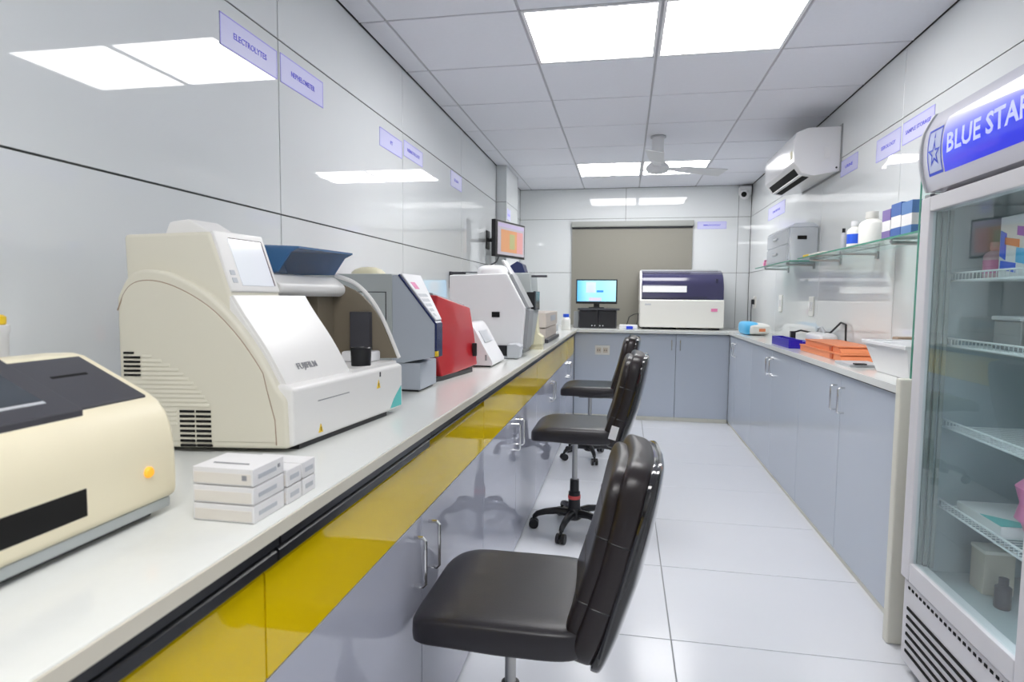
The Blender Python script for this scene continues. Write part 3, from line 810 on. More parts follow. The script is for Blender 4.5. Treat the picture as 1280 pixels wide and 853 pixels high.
# ------------------------------------------------------------------ small white reader
t = thing('hemoglobin_reader', 'small rounded white reader with grey display beside red analyser', 'reader', (-.66, 2.75, CT))
pr = spline([(-.74, 1.04), (-.725, 1.076), (-.69, 1.086), (-.66, 1.072), (-.61, .985), (-.572, .92), (-.568, .90)], 4)+[(-.572, .897), (-.74, .897)]
obj('housing', MB().prism(pr, 'y', 2.60, 2.86), 'white_gloss', t, .010, 3)
obj('foot_plate', MB().box(-.72, -.582, 2.62, 2.84, CT, .899), 'black_plastic', t, .003)
def rd(u, y, o): return (-.655+.083*u+.866*o, y, 1.064-.144*u+.5*o)
obj('display', MB().hexa([rd(.12, 2.65, -.002), rd(.48, 2.65, -.002), rd(.48, 2.79, -.002), rd(.12, 2.79, -.002)], [rd(.12, 2.65, .004), rd(.48, 2.65, .004), rd(.48, 2.79, .004), rd(.12, 2.79, .004)]), 'light_grey', t, .001)
obj('sample_port', MB().box(-.602, -.594, 2.597, 2.601, .92, .945), 'mid_grey', t, .001)

# ------------------------------------------------------------------ big white block analyser
t = thing('block_analyser', 'tall white box analyser with chamfered front and small dark label', 'analyser', (-.7, 3.3, CT))
B0, B1 = 3.05, 3.24
pr = [(-.90, .93), (-.513, .93), (-.497, 1.145), (-.59, 1.315), (-.60, 1.322), (-.90, 1.312)]
obj('housing', MB().prism(pr, 'y', B0, B1), 'white', t, .006, 3)
obj('front_fascia', MB().hexa([(-.512, B0+.02, .935), (-.498, B0+.02, 1.14), (-.498, B1-.02, 1.14), (-.512, B1-.02, .935)], [(-.492, B0+.02, .935), (-.478, B0+.02, 1.135), (-.478, B1-.02, 1.135), (-.492, B1-.02, .935)]), 'mid_grey', t, .003)
obj('slope_fascia', MB().hexa([(-.497, B0+.02, 1.145), (-.588, B0+.02, 1.312), (-.588, B1-.02, 1.312), (-.497, B1-.02, 1.145)], [(-.480, B0+.02, 1.15), (-.572, B0+.02, 1.322), (-.572, B1-.02, 1.322), (-.480, B1-.02, 1.15)]), 'mid_grey', t, .003)
box('side_label', (-.672, -.63, B0-.003, B0-.0005, 1.097, 1.125), 'slot', t, .001)
box('plinth', (-.88, -.54, B0+.01, B1-.01, CT, .932), 'light_grey', t)
mb = MB().box(-.64, -.50, B0-.10, B0-.09, CT+.004, .96).box(-.585, -.50, B0-.09, B0, CT+.004, .962).box(-.66, -.585, B0-.09, B0, .952, .962)
obj('waste_drawer', MB().prism([(-.575, CT+.004), (-.515, CT+.004), (-.505, .955), (-.53, .968), (-.575, .965)], 'y', B0-.085, B0+.005), 'light_grey', t, .006, 2)
obj('drawer_opening', MB().box(-.668, -.576, B0-.012, B0-.001, .90, .953), 'dark', t, .002)
box('opening_sill', (-.67, -.574, B0-.06, B0-.002, CT, .899), 'light_grey', t, .002)
obj('printer_dome', MB().superell((-.68, 3.15, 1.318), .085, .085, .05, .6, .5, 28, 12), 'white', t)
obj('paper_plate', MB().hexa([(-.635, 3.1, 1.39), (-.585, 3.1, 1.315), (-.585, 3.20, 1.315), (-.635, 3.20, 1.39)], [(-.625, 3.1, 1.396), (-.575, 3.1, 1.32), (-.575, 3.20, 1.32), (-.625, 3.20, 1.396)]), 'white_gloss', t, .003)
# grey instrument behind it with dark tray
t = thing('sample_processor', 'grey processor with dark overhanging tray behind the white box analyser', 'analyser', (-.66, 3.45, CT))
obj('housing', MB().prism([(-.88, .92), (-.53, .92), (-.50, 1.12), (-.512, 1.335), (-.88, 1.335)], 'y', 3.30, 3.56), 'grey_machine', t, .006)
box('base', (-.86, -.55, 3.32, 3.54, CT, .921), 'mid_grey', t)
obj('tray_arm', MB().box(-.52, -.425, 3.33, 3.355, 1.312, 1.324), 'charcoal', t, .003)
obj('dark_block', MB().prism([(-.64, 1.335), (-.545, 1.335), (-.56, 1.385), (-.59, 1.40), (-.63, 1.375)], 'y', 3.32, 3.44), 'navy', t, .004)
obj('front_window', MB().box(-.503, -.489, 3.36, 3.52, 1.13, 1.235), 'screen_dark', t, .002)
obj('side_window', MB().box(-.53, -.484, 3.29, 3.30, 1.135, 1.23), 'dark', t, .002)
obj('lower_step', MB().prism([(-.60, .92), (-.475, .92), (-.475, .965), (-.505, .985), (-.515, 1.10), (-.60, 1.10)], 'y', 3.565, 3.66), 'pale_yellow', t, .005)
box('step_foot', (-.59, -.48, 3.575, 3.65, CT, .921), 'pale_yellow', t)
# bracket behind the red analyser
t = thing('wall_bracket', 'dark angled metal wall bracket above the red analyser', 'bracket', (-1.1, 4.08, 1.24))
obj('upright', MB().box(-1.199, -1.18, 4.06, 4.10, 1.26, 1.375), 'charcoal', t, .002)
obj('arm', MB().box(-1.181, -.88, 4.065, 4.095, 1.355, 1.373), 'charcoal', t, .003)
# beige box analyser
t = thing('incubator', 'beige box incubator with dark tray foot near the back corner', 'incubator', (-.6, 4.5, CT))
obj('upper_case', MB().box(-.70, -.53, 4.15, 4.85, .99, 1.095), 'beige', t, .008)
obj('lower_case', MB().box(-.695, -.535, 4.16, 4.84, .915, .988), 'beige', t, .005)
obj('dark_tray', MB().box(-.66, -.505, 4.08, 4.78, .892, .916), 'charcoal', t, .004)
box('side_grille', (-.530, -.527, 4.4, 4.7, 1.03, 1.07), 'light_grey', t, .001)
bottle('wash_bottle', 'white bottle with blue cap at the corner of the left worktop', -.556, 5.86, CT, .045, .155, 'bottle_white', 'blue_cap', None, .62)
tag(obj('beaker', MB().lathe([(.022, 0), (.024, .004), (.026, .05), (.024, .052), (.022, .006), (.001, .006)], (-.63, 5.62, CT), 16), 'light_grey'), 'tiny grey beaker next to the blue capped bottle', 'beaker')

# ------------------------------------------------------------------ wall monitor on the left
t = thing('wall_monitor', 'black framed wall monitor showing an orange chart before the pillar', 'monitor', (-1.0, 5.27, 1.70), math.atan2(.16, -.55)+0)
# local frame built in world coordinates through two edge points
pa, pb = Vector((-1.075, 5.0, 0)), Vector((-.915, 5.55, 0))
dv = (pb-pa).normalized(); nv = Vector((dv.y, -dv.x, 0)); Wd = (pb-pa).length
def mon(u0, u1, z0, z1, lo, hi):
    P = lambda u, z, o: tuple(pa+dv*u+nv*o+Vector((0, 0, z)))
    return MB().hexa([P(u0, z0, lo), P(u1, z0, lo), P(u1, z1, lo), P(u0, z1, lo)], [P(u0, z0, hi), P(u1, z0, hi), P(u1, z1, hi), P(u0, z1, hi)])
obj('casing', mon(0, Wd, 1.545, 1.855, -.04, 0), 'black_plastic', t, .006)
mat('mon_ground', (.40, .38, .42), .2, emit=(.42, .38, .42), es=.22)
mat('mon_orange', (.6, .3, .15), .2, emit=(.75, .38, .20), es=.16)
mat('mon_pink', (.6, .3, .3), .2, emit=(.75, .38, .36), es=.16)
mat('mon_green', (.4, .4, .2), .2, emit=(.52, .46, .24), es=.16)
mat('mon_lilac', (.4, .35, .5), .2, emit=(.45, .38, .55), es=.25)
s = obj('screen', mon(.04, Wd-.02, 1.565, 1.838, -.001, .001), 'mon_ground', t)
obj('chart_area', mon(.10, Wd-.17, 1.59, 1.78, .0008, .0016), 'mon_orange', s)
obj('chart_area', mon(Wd-.17, Wd-.05, 1.59, 1.78, .0008, .0016), 'mon_pink', s)
obj('chart_bar', mon(.26, .36, 1.62, 1.75, .0014, .0022), 'mon_green', s)
obj('title_bar', mon(.05, Wd-.03, 1.80, 1.832, .0008, .0016), 'mon_lilac', s)
obj('wall_arm', MB().box(-1.199, -1.19, 5.2, 5.3, 1.62, 1.78).tube([(-1.19, 5.25, 1.70), (-1.10, 5.27, 1.70), (-1.03, 5.28, 1.70)], .018, 10), 'black_plastic', t)
obj('cable', MB().tube([(-1.06, 5.1, 1.56), (-1.08, 5.08, 1.50), (-1.15, 5.05, 1.46), (-1.19, 5.05, 1.42)], .006, 6), 'charcoal', t)

# ------------------------------------------------------------------ back wall: roller blind, computer, big analyser
t = thing('roller_blind', 'closed grey brown roller blind with metal head rail on back wall', 'blind', (.055, YB, 1.2))
box('fabric', (-.60, .71, YB-.022, YB-.016, .895, 1.985), 'blind', t)
obj('head_rail', MB().prism([(YB-.002, 1.985), (YB-.05, 1.99), (YB-.058, 2.01), (YB-.058, 2.05), (YB-.002, 2.052)], 'x', -.605, .718), 'blind_rail', t, .003)
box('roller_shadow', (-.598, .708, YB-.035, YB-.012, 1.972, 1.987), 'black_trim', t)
t = thing('desktop_computer', 'black desktop computer tower pair lying under the lit screen', 'computer', (-.26, 6.4, CT))
for a, b in ((-.46, -.265), (-.262, -.08)):
    c = box('case', (a, b, 6.28, 6.62, CT, 1.075), 'charcoal', t, .005)
    obj('front_bezel', MB().box(a+.006, b-.006, 6.272, 6.281, CT+.01, 1.068), 'dark', c, .003)
    for k in range(2):
        obj('front_port', MB().lathe([(.007, 0), (.007, -.004)], ((a+b)/2+.03*(k-.5)+(.05 if a < -.3 else -.06), 6.272, .918), 10, 'y'), 'light_grey', c)
obj('top_board', MB().box(-.475, -.05, 6.26, 6.63, 1.076, 1.094), 'charcoal', t, .002)
obj('side_case', MB().box(-.52, -.465, 6.32, 6.6, CT, 1.06), 'mid_grey', t, .004)
t = thing('desktop_monitor', 'black monitor with a bright blue screen on the back worktop', 'monitor', (-.29, 6.4, 1.094))
obj('casing', MB().box(-.505, -.078, 6.385, 6.42, 1.14, 1.395), 'black_plastic', t, .005)
ramp_mat('blue_screen', 'X', -.21, .21, [(0, (.10, .45, .85)), (.3, (.35, .72, .92)), (.6, (.30, .68, .92)), (1, (.40, .80, .88))], .2, 0, .30)
s = box('screen', (-.492, -.092, 6.3835, 6.3855, 1.165, 1.382), 'blue_screen', t)
mat('win_white', (.7, .8, .9), .3, emit=(.75, .83, .90), es=.08)
mat('win_blue', (.02, .2, .7), .3, emit=(.03, .25, .75), es=.28)
mat('win_pink', (.6, .55, .65), .3, emit=(.62, .55, .66), es=.28)
for (a, b, c, d, mm) in ((-.40, -.30, 1.255, 1.365, 'win_white'), (-.29, -.22, 1.26, 1.28, 'win_blue'), (-.37, -.24, 1.17, 1.205, 'win_pink')):
    box('screen_window', (a, b, 6.3825, 6.384, c, d), mm, s)
obj('stand', MB().box(-.32, -.26, 6.40, 6.43, 1.105, 1.15).box(-.37, -.21, 6.36, 6.46, 1.0945, 1.106), 'black_plastic', t, .003)
t = thing('stapler', 'small blue and white barcode scanner lying beside the black computer', 'scanner', (.05, 6.2, CT))
obj('body', MB().box(-.05, .13, 6.16, 6.26, CT+.0, CT+.045), 'white', t, .008)
obj('blue_grip', MB().box(.02, .085, 6.14, 6.161, CT+.004, CT+.032), 'blue', t, .004)
t.name = 'barcode_scanner'
t = thing('immunoassay_analyser', 'large cream analyser with dark purple curved lid on back worktop', 'analyser', (.56, 6.5, CT))
obj('lower_case', MB().box(.15, .965, 6.25, 6.85, .912, 1.19), 'off_white', t, .012, 3)
lidp = [(6.27, 1.192), (6.86, 1.192), (6.86, 1.49), (6.50, 1.49), (6.40, 1.465), (6.33, 1.41), (6.285, 1.33)]
obj('lid', MB().prism(lidp, 'x', .165, .962), 'purple_lid', t, .01, 3)
obj('lid_top', MB().prism([(6.48, 1.485), (6.86, 1.485), (6.86, 1.50), (6.50, 1.50)], 'x', .16, .93), 'mid_grey', t, .003)
obj('side_cheek', MB().prism([(6.262, 1.18), (6.86, 1.18), (6.86, 1.49), (6.50, 1.49), (6.39, 1.46), (6.31, 1.39)], 'x', .148, .168), 'analyser_white', t, .004)
def lid_pt(x, z, off):
    return (x, 6.27+(.015/.138)*(z-1.192)-off, z) if z <= 1.33 else (x, 6.285+.045*(z-1.33)/.08-off, z)
def lid_quad(x0, x1, z0, z1, lo, hi):
    return MB().hexa([lid_pt(x0, z0, lo), lid_pt(x1, z0, lo), lid_pt(x1, z1, lo), lid_pt(x0, z1, lo)], [lid_pt(x0, z0, hi), lid_pt(x1, z0, hi), lid_pt(x1, z1, hi), lid_pt(x0, z1, hi)])
obj('white_notice', lid_quad(.175, .605, 1.265, 1.328, .001, .004), 'paper', t)
obj('lid_rail', lid_quad(.175, .80, 1.205, 1.222, .002, .008), 'purple_dark', t)
obj('lid_hinge', MB().box(.885, .905, 6.30, 6.335, 1.31, 1.40), 'purple_dark', t, .003)
box('pink_label', (.84, .90, 6.247, 6.2505, 1.075, 1.105), 'pink', t)
obj('lettering', text_mb('cobas', .03, (.235, 6.2495, 1.145), (1, 0, 0), (0, 0, 1)), 'ink_grey', t) if False else box('maker_plate', (.20, .26, 6.247, 6.2505, 1.135, 1.15), 'light_grey', t)
for x in (.22, .56, .89):
    box('foot', (x-.04, x+.04, 6.29, 6.5, CT, .915), 'dark', t)
t = thing('cable_loop', 'thin dark cable loop on the back worktop beside the purple lid analyser', 'cable', (.12, 6.6, CT))
obj('cable', MB().tube([(.02, 6.7, CT+.005), (.05, 6.66, 1.0), (.10, 6.64, 1.03), (.145, 6.62, 1.04), (.144, 6.7, .96), (.12, 6.72, CT+.005)], .005, 6), 'charcoal', t)

# ------------------------------------------------------------------ right worktop items
C2 = CT+.004
t = thing('tissue_box', 'sky blue and white tissue pack at the far end of right worktop', 'box', (1.13, 5.55, C2))
obj('pack', MB().superell((1.13, 5.62, C2+.05), .10, .22, .05, .5, .45, 28, 12), 'bottle_white', t)
obj('blue_wrap', MB().superell((1.075, 5.62, C2+.056), .062, .20, .0565, .5, .5, 28, 12), 'sky_blue', t)
obj('print_patch', MB().box(1.12, 1.17, 5.398, 5.405, C2+.035, C2+.06), 'orange', t)
t = thing('sample_tray', 'royal blue plastic tray beside the orange trays', 'tray', (1.06, 4.2, C2))
tr = MB().box(1.02, 1.10, 4.06, 4.50, C2, C2+.01).box(1.02, 1.03, 4.06, 4.50, C2+.01, C2+.055).box(1.09, 1.10, 4.06, 4.50, C2+.01, C2+.055).box(1.03, 1.09, 4.06, 4.07, C2+.01, C2+.055).box(1.03, 1.09, 4.49, 4.50, C2+.01, C2+.055)
obj('tray_body', tr, 'royal', t, .002)
obj('tray_tab', MB().box(1.10, 1.16, 4.05, 4.25, C2, C2+.045), 'royal', t, .005)
def slant_tray(label, x0, x1, y0, y1, z0, hgt):
    t = thing('slide_tray', label, 'tray', ((x0+x1)/2, (y0+y1)/2, z0), 0, 'orange trays on the right worktop')
    pr = [(y0, z0), (y1, z0), (y1, z0+hgt), (y0+.04, z0+hgt)]
    obj('tray_body', MB().prism(pr, 'x', x0, x1), 'orange', t, .003)
    obj('tray_lid', MB().prism([(y0+.03, z0+hgt), (y1+.004, z0+hgt), (y1+.004, z0+hgt+.006), (y0+.036, z0+hgt+.006)], 'x', x0-.004, x1+.004), 'orange', t, .001)
    box('latch', (x0-.006, x0, y0+.13, y0+.17, z0+hgt-.026, z0+hgt-.002), 'orange_dark', t, .001)
slant_tray('orange slide storage tray, lower one resting on the worktop', 1.06, 1.255, 3.22, 3.95, C2, .032)
slant_tray('orange slide storage tray, stacked on the lower orange tray', 1.075, 1.25, 3.28, 3.90, C2+.0385, .028)
t = thing('folder', 'flat clear plastic folder lying in front of orange trays', 'folder', (1.08, 3.2, C2))
obj('cover', MB().box(1.02, 1.17, 3.0, 3.205, C2, C2+.012), 'light_grey', t, .002)
obj('dark_clip', MB().box(1.04, 1.09, 2.99, 3.02, C2+.0118, C2+.018), 'dark', t, .001)
t = thing('centrifuge', 'low white spinning device with black cable behind the orange trays', 'centrifuge', (1.2, 4.2, C2))
obj('housing', MB().superell((1.235, 4.15, C2+.055), .065, .16, .045, .5, .5, 28, 12), 'white', t)
box('base', (1.175, 1.295, 4.0, 4.3, C2, C2+.02), 'charcoal', t, .004)
obj('lid_bar', MB().tube([(1.24, 4.27, C2+.09), (1.24, 4.22, C2+.125), (1.24, 4.16, C2+.13), (1.24, 4.10, C2+.10)], .008, 8), 'light_grey', t)
obj('plug_block', MB().box(1.13, 1.16, 4.44, 4.48, C2+.03, C2+.09).tube([(1.145, 4.46, C2), (1.145, 4.46, C2+.032)], .006, 8), 'black_plastic', t, .003)
obj('cable', MB().tube([(1.145, 4.46, C2+.08), (1.18, 4.4, C2+.10), (1.22, 4.3, C2+.09), (1.28, 4.12, C2+.10), (1.30, 4.0, C2+.17), (1.295, 3.9, C2+.16), (1.285, 3.86, C2+.05), (1.27, 3.97, C2+.012)], .006, 8), 'black_plastic', t)
t = thing('wash_basin', 'white plastic basin with rim at the end of right worktop', 'basin', (1.16, 2.66, C2))
def ring(x0, x1, y0, y1): return [(x0, y0), (x1, y0), (x1, y1), (x0, y1)]
o0, o1 = ring(1.08, 1.27, 2.55, 2.86), ring(1.045, 1.30, 2.50, 2.92)
i0, i1 = ring(1.09, 1.26, 2.56, 2.85), ring(1.055, 1.29, 2.51, 2.91)
mb = MB(); vs = [(x, y, C2) for x, y in o0]+[(x, y, C2+.13) for x, y in o1]+[(x, y, C2+.13) for x, y in i1]+[(x, y, C2+.01) for x, y in i0]
fs = [(0, 1, 2, 3), (12, 13, 14, 15)]
for a, b in ((0, 4), (4, 8), (8, 12)):
    for k in range(4): fs.append((a+k, a+(k+1) % 4, b+(k+1) % 4, b+k))
mb.add(vs, fs)
obj('bowl', mb, 'white_gloss', t, .006, 2)
rim = MB()
for b in ((1.037, 1.308, 2.494, 2.506), (1.037, 1.308, 2.914, 2.926), (1.037, 1.049, 2.506, 2.914), (1.296, 1.308, 2.506, 2.914)): rim.box(*b, C2+.120, C2+.136)
obj('rim', rim, 'white_gloss', t, .003)
tag(obj('soap_block', MB().box(1.19, 1.285, 2.94, 3.0, C2, C2+.145), 'brown', None, .006), 'brown block standing behind the white basin', 'block')
# wall sockets and plugs on the right wall
for k, (y, z, lab) in enumerate(((5.50, 1.17, 'white wall switch plate nearer the tissue pack'), (4.63, 1.155, 'white wall switch plate above the black plug and cable'))):
    t = thing('switch_plate', lab, 'switch', (XR, y, z), 0, 'switch plates on the right wall')
    box('plate', (XR-.01, XR, y-.055, y+.055, z-.07, z+.07), 'bottle_white', t, .004)
    for s in (-1, 1): box('rocker', (XR-.014, XR-.0095, y+s*.022-.014, y+s*.022+.014, z-.03, z+.03), 'white', t, .002)
t = thing('wall_plug', 'black plug with hanging cable on the right wall near the corner', 'plug', (XR, 6.55, 1.17))
obj('socket', MB().box(XR-.01, XR, 6.5, 6.6, 1.11, 1.23), 'off_white', t, .003)
obj('plug', MB().box(XR-.04, XR-.0095, 6.535, 6.565, 1.15, 1.20), 'black_plastic', t, .004)
obj('cable', MB().tube([(XR-.035, 6.55, 1.15), (XR-.04, 6.54, 1.08), (XR-.045, 6.5, .98), (XR-.05, 6.48, CT+.006)], .005, 6), 'charcoal', t)

# ------------------------------------------------------------------ glass shelves on the right wall
def glass_shelf(label, y0, y1, brs):
    t = thing('glass_shelf', label, 'shelf', (1.2, (y0+y1)/2, 1.465))
    box('pane', (1.095, XR-.001, y0, y1, 1.460, 1.468), 'glass_clear', t)
    ed = MB().box(1.092, 1.095, y0, y1, 1.460, 1.468).box(1.092, XR-.001, y0-.002, y0, 1.460, 1.468)
    obj('pane_edge', ed, 'glass_edge', t)
    for y in brs:
        obj('bracket', MB().tube([(XR-.002, y, 1.445), (1.13, y, 1.45), (1.125, y, 1.4595)], .008, 8).box(XR-.012, XR-.0005, y-.015, y+.015, 1.42, 1.459), 'shelf_grey', t)
glass_shelf('green edged glass shelf holding bottles and blue boxes', 2.55, 4.22, (2.9, 3.52, 4.08))
glass_shelf('green edged glass shelf holding clear plastic drawers', 4.42, 5.52, (4.62, 5.30))
SZ = 1.4685
t = thing('drawer_unit', 'clear plastic drawer unit with dark label on the glass shelf', 'drawer unit', (1.2, 4.8, SZ))
obj('case', MB().box(1.12, 1.30, 4.52, 5.20, SZ, SZ+.235), 'drawer_clear', t, .01)
for k in range(2):
    d = obj('drawer', MB().box(1.108, 1.122, 4.55, 5.17, SZ+.012+.112*k, SZ+.115+.112*k), 'drawer_clear', t, .004)
    obj('drawer_pull', MB().box(1.098, 1.109, 4.82, 4.94, SZ+.06+.112*k, SZ+.075+.112*k), 'light_grey', d, .002)
obj('end_label', MB().box(1.165, 1.225, 4.514, 4.521, SZ+.15, SZ+.175), 'slot', t, .001)
obj('top_lid', MB().prism([(1.115, SZ+.235), (1.305, SZ+.235), (1.27, SZ+.262), (1.15, SZ+.262)], 'y', 4.515, 5.205), 'drawer_clear', t, .004)
for k, (y, mm, lab) in enumerate(((5.40, 'pink', 'small pink vial at the open end of the glass shelf'), (5.30, 'pink_pale', 'small pale pink vial beside the clear plastic drawers'))):
    bottle('vial', lab, 1.15, y, SZ, .018, .06, mm, mm, None, .7)
t = thing('slide_pack', 'yellow and white flat pack lying on the glass shelf', 'pack', (1.16, 3.97, SZ))
obj('pack', MB().box(1.12, 1.20, 3.82, 4.19, SZ, SZ+.016), 'box_cream', t, .002)
obj('yellow_sleeve', MB().box(1.118, 1.202, 4.08, 4.195, SZ+.0002, SZ+.018), 'warn', t, .002)
bottle('dropper_bottle', 'slim clear dropper bottle with black cap on the glass shelf', 1.13, 3.50, SZ, .013, .11, 'light_grey', 'black_plastic', None, .6)
bottle('reagent_bottle', 'white bottle with blue printed label beside the dropper bottle', 1.15, 3.40, SZ, .036, .135, 'bottle_white', 'white', 'blue_cap', .5)
bottle('jerry_bottle', 'large plain cream white bottle on the glass shelf', 1.17, 3.24, SZ, .055, .16, 'bottle_white', 'off_white', None, .5)
def kit(label, y0, y1, mt2, h_):
    t = thing('kit_box', label, 'box', (1.18, (y0+y1)/2, SZ), 0, 'test kit boxes on the glass shelf')
    box('carton', (1.12, 1.24, y0, y1, SZ, SZ+h_), 'box_white', t, .002)
    box('top_print', (1.1195, 1.2405, y0-.0005, y1+.0005, SZ+h_*.62, SZ+h_+.0005), mt2, t, .001)
    box('lower_print', (1.1195, 1.2405, y0-.0005, y1+.0005, SZ+.001, SZ+h_*.28), mt2, t, .001)
mat('kit_blue', (.05, .13, .40), .4); mat('kit_pale', (.10, .22, .48), .4); mat('kit_violet', (.20, .14, .38), .4)
kit('tall test kit box with violet and white bands on the glass shelf', 2.90, 2.985, 'kit_violet', .128)
kit('tall test kit box with dark blue bands on the glass shelf', 2.80, 2.895, 'kit_blue', .142)
kit('tall test kit box with pale blue bands partly behind refrigerator edge', 2.70, 2.795, 'kit_pale', .135)

# ------------------------------------------------------------------ air conditioner and camera
t = thing('air_conditioner', 'white split air conditioner mounted high on right wall', 'air conditioner', (XR, 4.6, 2.01))
ap = [(XR-.002, 2.01), (1.16, 1.985), (1.085, 2.0), (1.035, 2.07), (1.03, 2.20), (1.045, 2.255), (1.11, 2.283), (XR-.002, 2.285)]
obj('casing', MB().prism(ap, 'y', 4.17, 4.98), 'white_gloss', t, .008, 3)
obj('end_recess', MB().box(1.21, 1.245, 4.166, 4.171, 2.09, 2.16), 'white', t, .002)
box('wall_plate', (XR-.006, XR-.0005, 4.155, 5.0, 2.0, 2.295), 'mid_grey', t)
def apq(p, q, a, b, off0, off1):
    d = Vector((q[0]-p[0], 0, q[1]-p[1])); n = Vector((-d.z, 0, d.x)).normalized()
    if n.x > 0: n = -n
    P = lambda s, y, o: (p[0]+d.x*s+n.x*o, y, p[1]+d.z*s+n.z*o)
    return MB().hexa([P(0, a, off0), P(1, a, off0), P(1, b, off0), P(0, b, off0)], [P(0, a, off1), P(1, a, off1), P(1, b, off1), P(0, b, off1)])
obj('air_outlet', apq((1.083, 2.0035), (1.055, 2.043), 4.24, 4.92, -.002, .0025), 'slot', t)
obj('air_outlet', apq((1.145, 1.989), (1.105, 1.9965), 4.24, 4.92, -.002, .003), 'slot', t)
obj('louvre', apq((1.098, 1.9985), (1.082, 2.002), 4.225, 4.93, -.001, .008), 'white', t)
obj('energy_sticker', MB().box(1.0295, 1.0335, 4.21, 4.26, 2.10, 2.15), 'pale_yellow', t)
obj('screw', MB().lathe([(.006, 0), (.006, -.004)], (1.285, 4.17, 2.03), 10, 'y'), 'dark', t)
t = thing('security_camera', 'small white dome security camera with black lens in back corner', 'camera', (1.22, 6.84, 2.3))
obj('housing', MB().box(1.17, 1.295, 6.83, YB-.001, 2.30, 2.40), 'white', t, .02, 3)
obj('lens_head', MB().superell((1.215, 6.80, 2.30), .05, .05, .05, 1, 1, 20, 10), 'white', t)
obj('lens', MB().lathe([(.028, 0), (.026, -.012), (.012, -.014)], (1.20, 6.756, 2.295), 16, 'y'), 'slot', t)

# ------------------------------------------------------------------ ceiling fan
fx, fy = .222, 4.78
t = thing('ceiling_fan', 'white ceiling fan with thick down tube before the back lights', 'fan', (fx, fy, ZC))
obj('canopy', MB().lathe([(.058, ZC-.012), (.056, ZC-.002), (.05, ZC)], (fx, fy, 0), 24), 'ceil_grid', t)
obj('down_tube', MB().lathe([(.044, 2.225), (.044, ZC-.010)], (fx, fy, 0), 24), 'fan_white', t)
obj('motor', MB().lathe([(.03, 2.225), (.06, 2.222), (.083, 2.200), (.088, 2.178), (.075, 2.155), (.04, 2.145), (.002, 2.143)], (fx, fy, 0), 28), 'fan_white', t)
for k in range(3):
    a = math.radians(25+120*k); ca, sa = math.cos(a), math.sin(a)
    def L(r, wd, z): return (fx+ca*r-sa*wd, fy+sa*r+ca*wd, z)
    b = MB().hexa([L(.17, -.05, 2.196), L(.56, -.065, 2.194), L(.56, .065, 2.166), L(.17, .05, 2.176)], [L(.17, -.05, 2.200), L(.56, -.065, 2.198), L(.56, .065, 2.170), L(.17, .05, 2.180)])
    bl = obj('blade', b, 'fan_white', t, .001)
    obj('blade_arm', MB().hexa([L(.06, -.025, 2.186), L(.24, -.035, 2.1915), L(.24, .035, 2.176), L(.06, .025, 2.178)], [L(.06, -.025, 2.190), L(.24, -.035, 2.196), L(.24, .035, 2.1805), L(.06, .025, 2.182)]), 'light_frame', bl)

# ------------------------------------------------------------------ wall signs
def sign(side, c0, c1, z0, z1, txt, label, tw=.6):
    n = thing('wall_sign', label, 'sign', {'L': (XL, (c0+c1)/2, z0), 'R': (XR, (c0+c1)/2, z0), 'B': ((c0+c1)/2, YB, z0)}[side], 0, 'lilac department signs on the walls')
    a, b = min(c0, c1), max(c0, c1); bw = .0035
    def pl(u0, u1, v0, v1, lo, hi):
        return {'L': (XL+lo, XL+hi, u0, u1, v0, v1), 'R': (XR-hi, XR-lo, u0, u1, v0, v1), 'B': (u0, u1, YB-hi, YB-lo, v0, v1)}[side]
    box('board', pl(a, b, z0, z1, 0, .0015), 'sign', n)
    fr_ = MB()
    for q in ((a, b, z0, z0+bw), (a, b, z1-bw, z1), (a, a+bw, z0, z1), (b-bw, b, z0, z1)): fr_.box(*pl(*q, .0012, .002))
    obj('border', fr_, 'sign_border', n)
    o, r_ = {'L': ((XL+.002, (a+b)/2, (z0+z1)/2), (0, 1, 0)), 'R': ((XR-.002, (a+b)/2, (z0+z1)/2), (0, -1, 0)), 'B': (((a+b)/2, YB-.002, (z0+z1)/2), (1, 0, 0))}[side]
    obj('lettering', text_mb(txt, .026, o, r_, (0, 0, 1), width=(b-a)*tw, bold=.0004, depth=.0004), 'sign_ink', n)
mat('sign_border', (.38, .36, .88), .4)
sign('L', 1.668, 1.970, 1.945, 2.04, 'ELECTROLYTES', 'lilac sign lettered ELECTROLYTES on the left wall', .58)
sign('L', 1.990, 2.295, 1.945, 2.045, 'NEPHELOMETER', 'lilac sign beside the ELECTROLYTES sign, across the tile joint', .55)
sign('L', 2.862, 3.168, 1.94, 2.03, 'PT', 'lilac sign with two letters only on the left wall', .10)
sign('L', 3.195, 3.505, 1.965, 2.05, 'HEMATOLOGY', 'lilac sign next to the two letter sign', .66)
sign('L', 4.10, 4.385, 1.968, 2.075, 'ELISA', 'pale lilac sign standing alone before the pillar', .40)
sign('R', 4.16, 3.88, 1.965, 2.06, 'URINE', 'lilac sign just beside the air conditioner', .45)
sign('R', 3.61, 3.32, 1.935, 2.05, 'SEROLOGY', 'lilac sign between air conditioner and tile joint', .60)
sign('R', 3.298, 2.99, 1.95, 2.055, 'SAMPLE STORAGE', 'lilac sign with long lettering above the refrigerator header', .80)
sign('R', 6.10, 5.50, 1.935, 2.045, 'CENTRIFUGE', 'lilac sign under the far end of the air conditioner', .45)
sign('B', .76, 1.06, 1.96, 2.037, 'IMMUNOASSAY', 'lilac sign beside the roller blind on the back wall', .60)
t = thing('notice', 'small lilac paper notice stuck on the pillar above the monitor', 'notice', (PX, 5.85, 1.98))
box('sheet', (PX, PX+.0015, 5.63, 5.80, 1.93, 2.03), 'sign', t)
box('print_line', (PX+.0013, PX+.002, 5.66, 5.77, 1.965, 1.985), 'sign_border', t)

